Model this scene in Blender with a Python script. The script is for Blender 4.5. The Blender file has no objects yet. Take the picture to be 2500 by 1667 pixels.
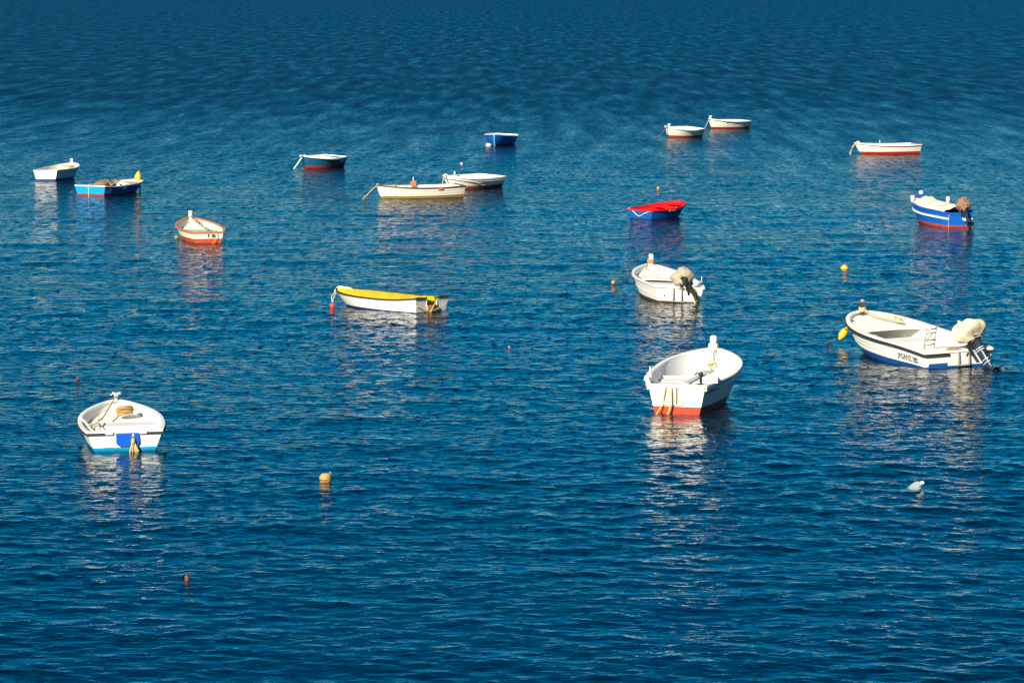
import bpy, math, random
import numpy as np
from mathutils import Vector, Matrix, Euler

# ------------------------------------------------------------------ camera, sky, sun, exposure
sc = bpy.context.scene
COL = sc.collection
CAM_H = 8.3
FPX = 8500.0                      # focal length in pixels of a 2500 px wide frame
PITCH = 0.10356926554272916       # camera looks down by this angle
cam_data = bpy.data.cameras.new('camera')
cam_data.sensor_width = 36.0
cam_data.lens = FPX / 2500.0 * 36.0
cam_data.clip_start = 0.5
cam_data.clip_end = 60000.0
cam = bpy.data.objects.new('camera', cam_data)
COL.objects.link(cam)
cam.location = (0, 0, CAM_H)
cam.rotation_euler = (math.pi / 2 - PITCH, 0, 0)
sc.camera = cam

SUN_EL = math.radians(27)
SUN_AZ = math.radians(206)        # clockwise from +Y: behind the camera, to its left
world = bpy.data.worlds.new('World')
sc.world = world
world.use_nodes = True
wn = world.node_tree
wn.nodes.clear()
w_out = wn.nodes.new('ShaderNodeOutputWorld')
w_bg = wn.nodes.new('ShaderNodeBackground')
w_sky = wn.nodes.new('ShaderNodeTexSky')
w_sky.sky_type = 'NISHITA'
w_sky.sun_disc = False
w_sky.sun_elevation = SUN_EL
w_sky.sun_rotation = SUN_AZ
w_sky.air_density = 1.0
w_sky.dust_density = 0.0
w_sky.altitude = 5000
w_sky.ozone_density = 2.0
w_hs = wn.nodes.new('ShaderNodeHueSaturation')
w_hs.inputs['Saturation'].default_value = 2.15
w_hs.inputs['Hue'].default_value = 0.490
wn.links.new(w_sky.outputs[0], w_hs.inputs['Color'])
wn.links.new(w_hs.outputs[0], w_bg.inputs[0])
w_bg.inputs[1].default_value = 0.041
wn.links.new(w_bg.outputs[0], w_out.inputs[0])

sun_data = bpy.data.lights.new('sun', 'SUN')
sun_data.energy = 5.0
sun_data.angle = math.radians(0.5)
sun_data.color = (1.0, 0.92, 0.76)
sun = bpy.data.objects.new('sun', sun_data)
COL.objects.link(sun)
sdir = Vector((math.sin(SUN_AZ) * math.cos(SUN_EL), math.cos(SUN_AZ) * math.cos(SUN_EL), math.sin(SUN_EL)))
sun.rotation_euler = sdir.to_track_quat('Z', 'Y').to_euler()
sun.location = sdir * 200

sc.view_settings.view_transform = 'Standard'
sc.view_settings.look = 'None'
sc.view_settings.exposure = 0.8
sc.view_settings.gamma = 1.0
sc.view_settings.use_curve_mapping = False

rng = random.Random(7)

# ------------------------------------------------------------------ materials
def node(nt, kind, **kw):
    n = nt.nodes.new(kind)
    for k, v in kw.items():
        setattr(n, k, v)
    return n

def base_mat(name, rough=0.4, spec=0.5, metal=0.0):
    m = bpy.data.materials.new(name)
    m.use_nodes = True
    nt = m.node_tree
    b = nt.nodes['Principled BSDF']
    b.inputs['Roughness'].default_value = rough
    b.inputs['Specular IOR Level'].default_value = spec
    b.inputs['Metallic'].default_value = metal
    return m, nt, b

def c4(c):
    return (c[0], c[1], c[2], 1.0)

def mix(nt, fac, a, b):
    n = nt.nodes.new('ShaderNodeMix')
    n.data_type = 'RGBA'
    for i, v in ((0, fac), (6, a), (7, b)):
        if hasattr(v, 'links') or hasattr(v, 'is_linked'):
            nt.links.new(v, n.inputs[i])
        elif i == 0:
            n.inputs[0].default_value = v
        else:
            n.inputs[i].default_value = c4(v)
    return n.outputs[2]

def ramp(nt, src, lo, hi):
    n = nt.nodes.new('ShaderNodeMapRange')
    nt.links.new(src, n.inputs[0])
    n.inputs[1].default_value = lo
    n.inputs[2].default_value = hi
    return n.outputs[0]

def obj_coord(nt, scale=(1, 1, 1)):
    tc = nt.nodes.new('ShaderNodeTexCoord')
    mp = nt.nodes.new('ShaderNodeMapping')
    mp.inputs['Scale'].default_value = scale
    nt.links.new(tc.outputs['Object'], mp.inputs[0])
    return mp.outputs[0]

def noise(nt, vec, scale, detail=4, rough=0.6):
    n = nt.nodes.new('ShaderNodeTexNoise')
    n.inputs['Scale'].default_value = scale
    n.inputs['Detail'].default_value = detail
    n.inputs['Roughness'].default_value = rough
    if vec is not None:
        nt.links.new(vec, n.inputs['Vector'])
    return n.outputs[0]

def bump(nt, b, height, strength=0.3, dist=0.01):
    n = nt.nodes.new('ShaderNodeBump')
    n.inputs['Strength'].default_value = strength
    n.inputs['Distance'].default_value = dist
    nt.links.new(height, n.inputs['Height'])
    nt.links.new(n.outputs[0], b.inputs['Normal'])

MATS = {}
def paint(name, col, dirt=None, amount=0.35, rough=0.42, scale=7.0, spec=0.4):
    """painted or moulded surface with uneven wear"""
    if name in MATS:
        return MATS[name]
    m, nt, b = base_mat(name, rough, spec)
    if dirt is None:
        dirt = tuple(c * 0.72 for c in col)
    v = obj_coord(nt)
    f = ramp(nt, noise(nt, v, scale, 6, 0.65), 0.50, 0.82)
    mm = nt.nodes.new('ShaderNodeMath'); mm.operation = 'MULTIPLY'
    nt.links.new(f, mm.inputs[0]); mm.inputs[1].default_value = amount
    nt.links.new(mix(nt, mm.outputs[0], col, dirt), b.inputs['Base Color'])
    bump(nt, b, noise(nt, v, 22, 3), 0.25, 0.004)
    MATS[name] = m
    return m

def hull_paint(name, top, bottom, zline, scum=None, scum_z=0.05, stain=(0.42, 0.33, 0.20), stain_amt=0.25, rough=0.38, topdark=None):
    """topside colour over a bottom colour meeting at height zline, growth at the waterline, streaks running down"""
    m, nt, b = base_mat(name, rough, 0.45)
    tc = nt.nodes.new('ShaderNodeTexCoord')
    sep = nt.nodes.new('ShaderNodeSeparateXYZ')
    nt.links.new(tc.outputs['Object'], sep.inputs[0])
    z = sep.outputs[2]
    v = obj_coord(nt)
    vs = obj_coord(nt, (1, 1, 0.12))
    streak = ramp(nt, noise(nt, vs, 9, 5, 0.7), 0.55, 0.8)
    st = nt.nodes.new('ShaderNodeMath'); st.operation = 'MULTIPLY'
    nt.links.new(streak, st.inputs[0]); st.inputs[1].default_value = stain_amt
    topc = mix(nt, st.outputs[0], top, stain)
    blot = ramp(nt, noise(nt, v, 6, 6, 0.7), 0.45, 0.8)
    botc = mix(nt, blot, bottom, tuple(c * 0.55 for c in bottom))
    # slightly wavering paint line
    wv = nt.nodes.new('ShaderNodeMath'); wv.operation = 'MULTIPLY_ADD'
    nt.links.new(noise(nt, v, 5, 3), wv.inputs[0]); wv.inputs[1].default_value = 0.02
    nt.links.new(z, wv.inputs[2])
    f = ramp(nt, wv.outputs[0], zline + 0.008, zline + 0.014)
    col = mix(nt, f, botc, topc)
    if scum is not None:
        w2 = nt.nodes.new('ShaderNodeMath'); w2.operation = 'MULTIPLY_ADD'
        nt.links.new(noise(nt, v, 11, 6, 0.75), w2.inputs[0]); w2.inputs[1].default_value = -0.13
        nt.links.new(z, w2.inputs[2])
        f2 = ramp(nt, w2.outputs[0], scum_z - 0.065, scum_z - 0.085)
        col = mix(nt, f2, col, scum)
    # wet, darker foot just above the water
    w3 = nt.nodes.new('ShaderNodeMath'); w3.operation = 'MULTIPLY_ADD'
    nt.links.new(noise(nt, v, 4, 5, 0.7), w3.inputs[0]); w3.inputs[1].default_value = -0.06
    nt.links.new(z, w3.inputs[2])
    wet = ramp(nt, w3.outputs[0], 0.012, -0.012)
    mw = nt.nodes.new('ShaderNodeMath'); mw.operation = 'MULTIPLY'
    nt.links.new(wet, mw.inputs[0]); mw.inputs[1].default_value = 0.75
    col = mix(nt, mw.outputs[0], col, tuple(c * 0.3 + 0.004 for c in bottom))
    nt.links.new(col, b.inputs['Base Color'])
    bump(nt, b, noise(nt, v, 14, 4), 0.25, 0.006)
    return m

WHITE = (0.80, 0.79, 0.74)
CREAM = (0.80, 0.75, 0.62)
M_white = paint('white_gelcoat', WHITE, (0.55, 0.50, 0.40), 0.35)
M_white2 = paint('white_gloss_paint', (0.82, 0.81, 0.78), (0.6, 0.57, 0.5), 0.2)
M_cream = paint('cream_paint', CREAM, (0.55, 0.46, 0.32), 0.45)
M_grey = paint('light_grey_paint', (0.66, 0.68, 0.68), (0.5, 0.5, 0.48), 0.4)
M_inpale = paint('pale_green_grey_paint', (0.52, 0.58, 0.52), (0.42, 0.45, 0.38), 0.5)
M_dark = paint('black_rubber', (0.028, 0.024, 0.022), (0.06, 0.05, 0.04), 0.5, rough=0.6)
M_darkbrown = paint('dark_brown_wood', (0.075, 0.045, 0.03), (0.03, 0.02, 0.015), 0.6, rough=0.6)
M_orange = paint('orange_brown_paint', (0.52, 0.17, 0.055), (0.30, 0.13, 0.06), 0.6)
M_redrail = paint('red_rail_paint', (0.40, 0.05, 0.03))
M_red = paint('bright_red_paint', (0.68, 0.008, 0.008), (0.42, 0.01, 0.01), 0.5)
M_blue = paint('bright_blue_paint', (0.008, 0.10, 0.42), (0.005, 0.06, 0.25), 0.5)
M_padblue = paint('strong_blue_plastic', (0.0, 0.085, 0.52), (0.0, 0.06, 0.4), 0.4)
M_yellow = paint('yellow_tarpaulin', (0.95, 0.69, 0.0), (0.84, 0.58, 0.0), 0.4, rough=0.5, scale=3)
M_buoyyel = paint('yellow_plastic', (0.85, 0.50, 0.02), (0.5, 0.28, 0.02), 0.4)
M_buoyold = paint('weathered_yellow_float', (0.46, 0.29, 0.09), (0.14, 0.06, 0.02), 0.9, rough=0.7, scale=5)
M_buoyor = paint('orange_plastic', (0.75, 0.30, 0.03), (0.4, 0.18, 0.03), 0.5)
M_buoyred = paint('red_plastic', (0.80, 0.06, 0.02), (0.5, 0.03, 0.02), 0.4)
M_pink = paint('faded_pink_plastic', (0.75, 0.16, 0.25))
M_drift = paint('brown_float', (0.12, 0.03, 0.015), (0.3, 0.18, 0.10), 0.7)
M_rope = paint('tan_rope', (0.50, 0.36, 0.18), (0.25, 0.17, 0.08), 0.7, rough=0.85, scale=20)
M_ropey = paint('yellow_rope', (0.62, 0.45, 0.14), (0.4, 0.26, 0.08), 0.7, rough=0.85, scale=20)
M_ropew = paint('white_rope', (0.72, 0.66, 0.50), (0.5, 0.42, 0.28), 0.7, rough=0.85, scale=20)
M_roped = paint('dark_rope', (0.10, 0.08, 0.06), (0.05, 0.05, 0.04), 0.7, rough=0.9, scale=20)
M_ropeg = paint('weedy_rope', (0.22, 0.22, 0.07), (0.08, 0.10, 0.03), 0.9, rough=0.9, scale=14)
M_ropepale = paint('pale_green_rope', (0.45, 0.62, 0.42), (0.4, 0.35, 0.2), 0.6, rough=0.9, scale=14)
M_ropeor = paint('orange_rope', (0.72, 0.20, 0.04), (0.5, 0.2, 0.05), 0.6, rough=0.85)
M_canvas = paint('cream_canvas', (0.72, 0.61, 0.42), (0.45, 0.33, 0.18), 0.7, rough=0.85, scale=9)
M_canvasg = paint('grey_beige_canvas', (0.36, 0.31, 0.23), (0.32, 0.27, 0.2), 0.7, rough=0.85, scale=9)
M_brownbag = paint('brown_cloth', (0.24, 0.14, 0.09), (0.14, 0.09, 0.06), 0.7, rough=0.9, scale=9)
M_whitecloth = paint('off_white_cloth', (0.78, 0.73, 0.60), (0.5, 0.42, 0.3), 0.6, rough=0.85, scale=6)
M_motor = paint('dark_navy_motor', (0.02, 0.028, 0.05), (0.05, 0.05, 0.06), 0.5, rough=0.35)
M_motorblack = paint('black_motor', (0.015, 0.015, 0.018), (0.05, 0.045, 0.04), 0.5, rough=0.4)
M_strip = paint('pale_stripe', (0.62, 0.64, 0.66))
M_steel = paint('worn_grey_metal', (0.33, 0.30, 0.26), (0.2, 0.13, 0.08), 0.7, rough=0.45)
M_wood = paint('weathered_wood', (0.36, 0.26, 0.15), (0.14, 0.09, 0.05), 0.8, rough=0.8, scale=9)
M_woodorange = paint('varnished_orange_wood', (0.55, 0.28, 0.08), (0.3, 0.14, 0.05), 0.7, rough=0.5)
M_padgreen = paint('grey_green_pad', (0.50, 0.55, 0.44), (0.38, 0.42, 0.34), 0.5)
M_ink = paint('black_lettering', (0.02, 0.018, 0.015))
M_inkw = paint('white_lettering', (0.75, 0.80, 0.82))
M_plank = paint('grey_plank', (0.46, 0.48, 0.47), (0.33, 0.33, 0.3), 0.6, rough=0.7)
M_jug, _nt, _b = base_mat('clear_plastic', 0.12, 0.5)
_b.inputs['Base Color'].default_value = (0.70, 0.85, 0.86, 1)
_b.inputs['Transmission Weight'].default_value = 0.7
_b.inputs['IOR'].default_value = 1.3

# ------------------------------------------------------------------ water
def make_water():
    r = np.random.RandomState(11)
    r2 = []
    # rows follow the distance from the shore where the viewer stands, closer rows near by
    py = [2600, 2400, 2250, 2100, 2000, 1930]
    y = 1880.0
    while y > -44:
        py.append(y)
        y -= 1.3 if y > 420 else (1.6 if y > 200 else 2.2)
    py = np.array(py)
    ang = PITCH + np.arctan((py - 833.5) / FPX)
    dist = CAM_H / np.tan(ang)
    dist = np.concatenate([[1.0, 10.0], dist, dist[-1] * np.array([1.4, 2.2, 4.0])])
    half = math.radians(10.2)
    az = np.linspace(-half, half, 780)
    ext = np.radians([12, 16, 22, 32, 46, 62, 80])
    az = np.concatenate([-ext[::-1], az, ext])
    R, A = np.meshgrid(dist, az, indexing='ij')
    X = R * np.sin(A)
    Y = R * np.cos(A)
    nr, nc = X.shape
    dy = np.gradient(dist)[:, None] * np.ones((1, nc))
    dx = R * np.gradient(az)[None, :]
    # slow variation of the breeze over the bay
    def slow(sx, sy, n, seed):
        q = np.random.RandomState(seed)
        out = np.zeros_like(X)
        for i in range(n):
            kx = q.normal() / sx; ky = q.normal() / sy
            out += np.sin(kx * X + ky * Y + q.uniform(0, 6.28))
        return out / math.sqrt(n / 2)
    gust = np.clip(1.0 + 0.30 * slow(9, 5, 9, 3) + 0.22 * slow(26, 16, 7, 4), 0.35, 1.8)
    # ruffled by the wall near by, calmer among the boats, open water further out
    rough = 0.95 - 0.47 * np.clip((R - 44) / 20, 0, 1) + 0.90 * np.clip((R - 88) / 75, 0, 1)
    gust *= rough
    Z = np.zeros_like(X); DX = np.zeros_like(X); DY = np.zeros_like(X)
    N = 120
    lam = np.exp(np.linspace(math.log(0.16), math.log(7.0), N)) * r.uniform(0.93, 1.07, N)
    main = math.radians(-97)
    for i in range(N):
        L = lam[i]
        k = 2 * math.pi / L
        th = main + r.normal() * math.radians(62 if L < 0.9 else (45 if L < 2 else 26))
        kx, ky = k * math.cos(th), k * math.sin(th)
        slope = (0.031 if L > 0.35 else 0.024) if L < 0.95 else 0.031 * (0.95 / L) ** 1.75
        a = slope / k
        # wave trains shorter than the mesh can carry fade out, the material carries them there
        filt = np.exp(-((np.abs(kx) * dx) ** 2 + (np.abs(ky) * dy) ** 2) / 2.2)
        if filt.max() < 0.02:
            continue
        ph = kx * X + ky * Y + r.uniform(0, 6.28)
        # groups: each train swells and dies along its crest
        g = 0.65 + 0.6 * np.sin(X * k * 0.11 * r.normal() + Y * k * 0.09 * r.normal() + r.uniform(0, 6.28))
        amp = a * filt * g * (gust if L < 2.2 else 1.0)
        s, c = np.sin(ph), np.cos(ph)
        Z += amp * s
        DX += amp * c * math.cos(th)
        DY += amp * c * math.sin(th)
    X = X + 0.85 * DX
    Y = Y + 0.85 * DY
    co = np.stack([X, Y, Z], -1).reshape(-1, 3).astype(np.float32)
    me = bpy.data.meshes.new('sea_water')
    nv = nr * nc
    me.vertices.add(nv)
    me.vertices.foreach_set('co', co.ravel())
    i = np.arange(nr - 1)[:, None] * nc + np.arange(nc - 1)[None, :]
    quads = np.stack([i, i + 1, i + nc + 1, i + nc], -1).reshape(-1, 4)
    nf = len(quads)
    me.loops.add(nf * 4)
    me.loops.foreach_set('vertex_index', quads.ravel().astype(np.int32))
    me.polygons.add(nf)
    me.polygons.foreach_set('loop_start', (np.arange(nf) * 4).astype(np.int32))
    me.polygons.foreach_set('use_smooth', np.ones(nf, bool))
    me.update(calc_edges=True)
    me.validate()
    o = bpy.data.objects.new('sea_water', me)
    COL.objects.link(o)
    o['kind'] = 'structure'
    o['label'] = 'rippled deep blue sea water of the bay'
    me.materials.append(water_mat())
    return o

def water_mat():
    m, nt, b = base_mat('sea_water', 0.04, 0.5)
    b.inputs['IOR'].default_value = 1.333
    geo = nt.nodes.new('ShaderNodeNewGeometry')
    def mapped(s, rot=0.0):
        mp = nt.nodes.new('ShaderNodeMapping')
        mp.inputs['Scale'].default_value = s
        mp.inputs['Rotation'].default_value = (0, 0, rot)
        nt.links.new(geo.outputs['Position'], mp.inputs[0])
        return mp.outputs[0]
    # ripples too short for the mesh
    n1 = noise(nt, mapped((0.9, 1.2, 1), 0.15), 3.4, 3, 0.55)
    n2 = noise(nt, mapped((0.8, 1.3, 1), -0.35), 1.1, 2, 0.5)
    # sparse sharp wavelets with flat water between them
    def crest(src, a, k):
        m1 = nt.nodes.new('ShaderNodeMath'); m1.operation = 'SUBTRACT'
        nt.links.new(src, m1.inputs[0]); m1.inputs[1].default_value = a
        m2 = nt.nodes.new('ShaderNodeMath'); m2.operation = 'SMOOTH_MAX'
        nt.links.new(m1.outputs[0], m2.inputs[0]); m2.inputs[1].default_value = 0.0; m2.inputs[2].default_value = 0.04
        m3 = nt.nodes.new('ShaderNodeMath'); m3.operation = 'MULTIPLY'
        nt.links.new(m2.outputs[0], m3.inputs[0]); m3.inputs[1].default_value = k
        return m3.outputs[0]
    add = nt.nodes.new('ShaderNodeMath'); add.operation = 'ADD'
    nt.links.new(crest(n1, 0.50, 1.9), add.inputs[0])
    nt.links.new(crest(n2, 0.48, 0.9), add.inputs[1])
    slow = noise(nt, mapped((0.5, 1.0, 1), 0.05), 0.07, 3, 0.55)
    # distance from the shore: the mesh carries ripples near by, the bump takes over further out
    ln = nt.nodes.new('ShaderNodeVectorMath'); ln.operation = 'LENGTH'
    nt.links.new(geo.outputs['Position'], ln.inputs[0])
    far = nt.nodes.new('ShaderNodeMapRange')
    nt.links.new(ln.outputs['Value'], far.inputs[0])
    far.inputs[1].default_value = 50; far.inputs[2].default_value = 200
    far.inputs[3].default_value = 0.28; far.inputs[4].default_value = 2.2
    gs = nt.nodes.new('ShaderNodeMapRange')
    nt.links.new(slow, gs.inputs[0])
    gs.inputs[1].default_value = 0.35; gs.inputs[2].default_value = 0.65
    gs.inputs[3].default_value = 0.55; gs.inputs[4].default_value = 1.3
    mul = nt.nodes.new('ShaderNodeMath'); mul.operation = 'MULTIPLY'
    nt.links.new(far.outputs[0], mul.inputs[0]); nt.links.new(gs.outputs[0], mul.inputs[1])
    h = nt.nodes.new('ShaderNodeMath'); h.operation = 'MULTIPLY'
    nt.links.new(add.outputs[0], h.inputs[0]); nt.links.new(mul.outputs[0], h.inputs[1])
    bp = nt.nodes.new('ShaderNodeBump')
    bp.inputs['Strength'].default_value = 1.0
    bp.inputs['Distance'].default_value = 0.09
    if 'Filter Width' in bp.inputs:
        bp.inputs['Filter Width'].default_value = 0.002
    nt.links.new(h.outputs[0], bp.inputs['Height'])
    # broad facets of the chop, long in depth, that lean towards or away from the shore
    ca = noise(nt, mapped((4.2, 1.15, 1), 0.05), 1.0, 3, 0.62)
    cb = noise(nt, mapped((1.7, 0.34, 1), -0.03), 1.0, 3, 0.66)
    cc = noise(nt, mapped((5.5, 2.6, 1), 0.04), 1.0, 3, 0.6)
    def rng_map(src, a, b_, c_, d_):
        n = nt.nodes.new('ShaderNodeMapRange')
        nt.links.new(src, n.inputs[0])
        for k, q in enumerate((a, b_, c_, d_)):
            n.inputs[k + 1].default_value = q
        return n.outputs[0]
    def mth(op, x, y):
        n = nt.nodes.new('ShaderNodeMath'); n.operation = op
        for k, q in enumerate((x, y)):
            if isinstance(q, float):
                n.inputs[k].default_value = q
            else:
                nt.links.new(q, n.inputs[k])
        return n.outputs[0]
    wa = mth('MULTIPLY', rng_map(ln.outputs['Value'], 80, 150, 0.0, 1.25), mth('SUBTRACT', ca, 0.5))
    wb = mth('MULTIPLY', rng_map(ln.outputs['Value'], 170, 450, 0.0, 1.4), mth('SUBTRACT', cb, 0.53))
    near = mth('MULTIPLY', mth('MULTIPLY', rng_map(ln.outputs['Value'], 150, 100, 0.0, 1.0), rng_map(ln.outputs['Value'], 45, 85, 0.25, 1.0)), mth('MAXIMUM', mth('SUBTRACT', cc, 0.52), 0.0))
    tilt = mth('MULTIPLY', mth('ADD', mth('ADD', wa, wb), mth('MULTIPLY', near, 1.6)), -0.62)
    cx = nt.nodes.new('ShaderNodeCombineXYZ')
    nt.links.new(tilt, cx.inputs[1])
    va = nt.nodes.new('ShaderNodeVectorMath'); va.operation = 'ADD'
    nt.links.new(bp.outputs[0], va.inputs[0]); nt.links.new(cx.outputs[0], va.inputs[1])
    vn = nt.nodes.new('ShaderNodeVectorMath'); vn.operation = 'NORMALIZE'
    nt.links.new(va.outputs[0], vn.inputs[0])
    nt.links.new(vn.outputs[0], b.inputs['Normal'])
    # far out the wavelets are finer than any detail one can see: they act as roughness
    rr = nt.nodes.new('ShaderNodeMapRange')
    nt.links.new(ln.outputs['Value'], rr.inputs[0])
    rr.inputs[1].default_value = 80; rr.inputs[2].default_value = 250
    rr.inputs[3].default_value = 0.03; rr.inputs[4].default_value = 0.30
    # cat's paws: small patches where the breeze roughens the surface more or less
    cat = noise(nt, mapped((0.75, 0.075, 1), 0.0), 1.0, 5, 0.68)
    cr = nt.nodes.new('ShaderNodeMapRange')
    nt.links.new(cat, cr.inputs[0])
    cr.inputs[1].default_value = 0.3; cr.inputs[2].default_value = 0.7
    cr.inputs[3].default_value = 1.45; cr.inputs[4].default_value = 0.55
    rm = nt.nodes.new('ShaderNodeMath'); rm.operation = 'MULTIPLY'
    nt.links.new(rr.outputs[0], rm.inputs[0]); nt.links.new(cr.outputs[0], rm.inputs[1])
    nt.links.new(rm.outputs[0], b.inputs['Roughness'])
    b.inputs['Specular Tint'].default_value = (0.74, 0.96, 0.97, 1.0)
    # colour of the water itself: blue with greener shallows in soft patches
    patch = ramp(nt, noise(nt, mapped((0.6, 1, 1)), 0.05, 3, 0.5), 0.35, 0.7)
    nt.links.new(mix(nt, patch, (0.0, 0.005, 0.019), (0.0, 0.008, 0.017)), b.inputs['Base Color'])
    return m

water = make_water()

# ------------------------------------------------------------------ mesh helpers
def link_mesh(name, verts, faces, mat, parent=None, smooth=False, mats=None, fmat=None):
    me = bpy.data.meshes.new(name)
    me.from_pydata([tuple(map(float, v)) for v in verts], [], [tuple(int(i) for i in f) for f in faces])
    me.update()
    if smooth:
        me.polygons.foreach_set('use_smooth', [True] * len(me.polygons))
    if mats:
        for mm in mats:
            me.materials.append(mm)
        if fmat:
            me.polygons.foreach_set('material_index', fmat)
    else:
        me.materials.append(mat)
    o = bpy.data.objects.new(name, me)
    COL.objects.link(o)
    if parent is not None:
        o.parent = parent
    return o

class MB:
    def __init__(s):
        s.v = []; s.f = []
    def add(s, verts, faces):
        n = len(s.v)
        s.v += [tuple(map(float, p)) for p in verts]
        s.f += [tuple(int(i) + n for i in f) for f in faces]
        return s
    def box(s, c, d, rot=None, taper=1.0):
        """box centred at c, full sizes d; the top face shrinks by taper"""
        vs = []
        for z in (-1, 1):
            t = taper if z > 0 else 1.0
            for x, y in ((-1, -1), (1, -1), (1, 1), (-1, 1)):
                p = Vector((x * d[0] / 2 * t, y * d[1] / 2 * t, z * d[2] / 2))
                if rot is not None:
                    p = rot @ p
                vs.append(p + Vector(c))
        return s.add(vs, [(0, 3, 2, 1), (4, 5, 6, 7), (0, 1, 5, 4), (1, 2, 6, 5), (2, 3, 7, 6), (3, 0, 4, 7)])
    def tube(s, pts, r, seg=6, closed=False):
        pts = [Vector(p) for p in pts]
        n = len(pts)
        rr = r if isinstance(r, (list, tuple)) else [r] * n
        base = len(s.v)
        up = Vector((0.13, 0.21, 1)).normalized()
        rings = []
        for i in range(n):
            a = pts[(i - 1) % n] if (closed or i > 0) else pts[i]
            b = pts[(i + 1) % n] if (closed or i < n - 1) else pts[i]
            t = (b - a).normalized() if (b - a).length > 1e-9 else Vector((0, 0, 1))
            u = t.cross(up)
            if u.length < 0.05:
                u = t.cross(Vector((1, 0, 0)))
            u.normalize(); w = t.cross(u)
            rings.append([pts[i] + (u * math.cos(2 * math.pi * k / seg) + w * math.sin(2 * math.pi * k / seg)) * rr[i] for k in range(seg)])
        vs = [p for ring in rings for p in ring]
        fs = []
        m = n if closed else n - 1
        for i in range(m):
            j = (i + 1) % n
            for k in range(seg):
                l = (k + 1) % seg
                fs.append((i * seg + k, i * seg + l, j * seg + l, j * seg + k))
        if not closed:
            fs.append(tuple(range(seg - 1, -1, -1)))
            fs.append(tuple((n - 1) * seg + k for k in range(seg)))
        return s.add(vs, fs)
    def lathe(s, prof, c=(0, 0, 0), seg=14, rot=None, sx=1.0, sy=1.0):
        vs = []
        for r, z in prof:
            for k in range(seg):
                a = 2 * math.pi * k / seg
                p = Vector((r * math.cos(a) * sx, r * math.sin(a) * sy, z))
                if rot is not None:
                    p = rot @ p
                vs.append(p + Vector(c))
        fs = []
        for i in range(len(prof) - 1):
            for k in range(seg):
                l = (k + 1) % seg
                fs.append((i * seg + k, i * seg + l, (i + 1) * seg + l, (i + 1) * seg + k))
        fs.append(tuple(range(seg - 1, -1, -1)))
        fs.append(tuple((len(prof) - 1) * seg + k for k in range(seg)))
        return s.add(vs, fs)
    def build(s, name, mat, parent=None, smooth=False):
        return link_mesh(name, s.v, s.f, mat, parent, smooth)

def spline(pts, n=8):
    """Catmull-Rom through the points"""
    P = [Vector(p) for p in pts]
    P = [P[0] * 2 - P[1]] + P + [P[-1] * 2 - P[-2]]
    out = []
    for i in range(1, len(P) - 2):
        for k in range(n):
            t = k / n
            a, b, c, d = P[i - 1], P[i], P[i + 1], P[i + 2]
            out.append(0.5 * ((2 * b) + (c - a) * t + (2 * a - 5 * b + 4 * c - d) * t * t + (3 * b - a - 3 * c + d) * t ** 3))
    out.append(P[-2])
    return out

def rope(name, pts, r, mat, parent=None, n=8):
    return MB().tube(spline(pts, n), r, 6).build(name, mat, parent, True)

def ball(c, r, sub=3, sx=1, sy=1, sz=1, lump=0.0, seed=0, rot=None):
    """lumpy icosphere-like ball as verts, faces"""
    import bmesh
    bm = bmesh.new()
    bmesh.ops.create_icosphere(bm, subdivisions=sub, radius=1.0)
    q = random.Random(seed)
    ph = [(Vector((q.uniform(-3, 3), q.uniform(-3, 3), q.uniform(-3, 3))), q.uniform(0, 6)) for _ in range(7)]
    vs = []
    for v in bm.verts:
        d = v.co.normalized()
        k = 1 + lump * sum(math.sin(a.dot(d) * 1.6 + b) for a, b in ph) / 3
        p = Vector((d.x * sx, d.y * sy, d.z * sz)) * r * k
        if rot is not None:
            p = rot @ p
        vs.append(p + Vector(c))
    fs = [tuple(v.index for v in f.verts) for f in bm.faces]
    bm.free()
    return vs, fs

def tag(o, label, cat, group=None):
    o['label'] = label
    o['category'] = cat
    if group:
        o['group'] = group
    return o

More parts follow.
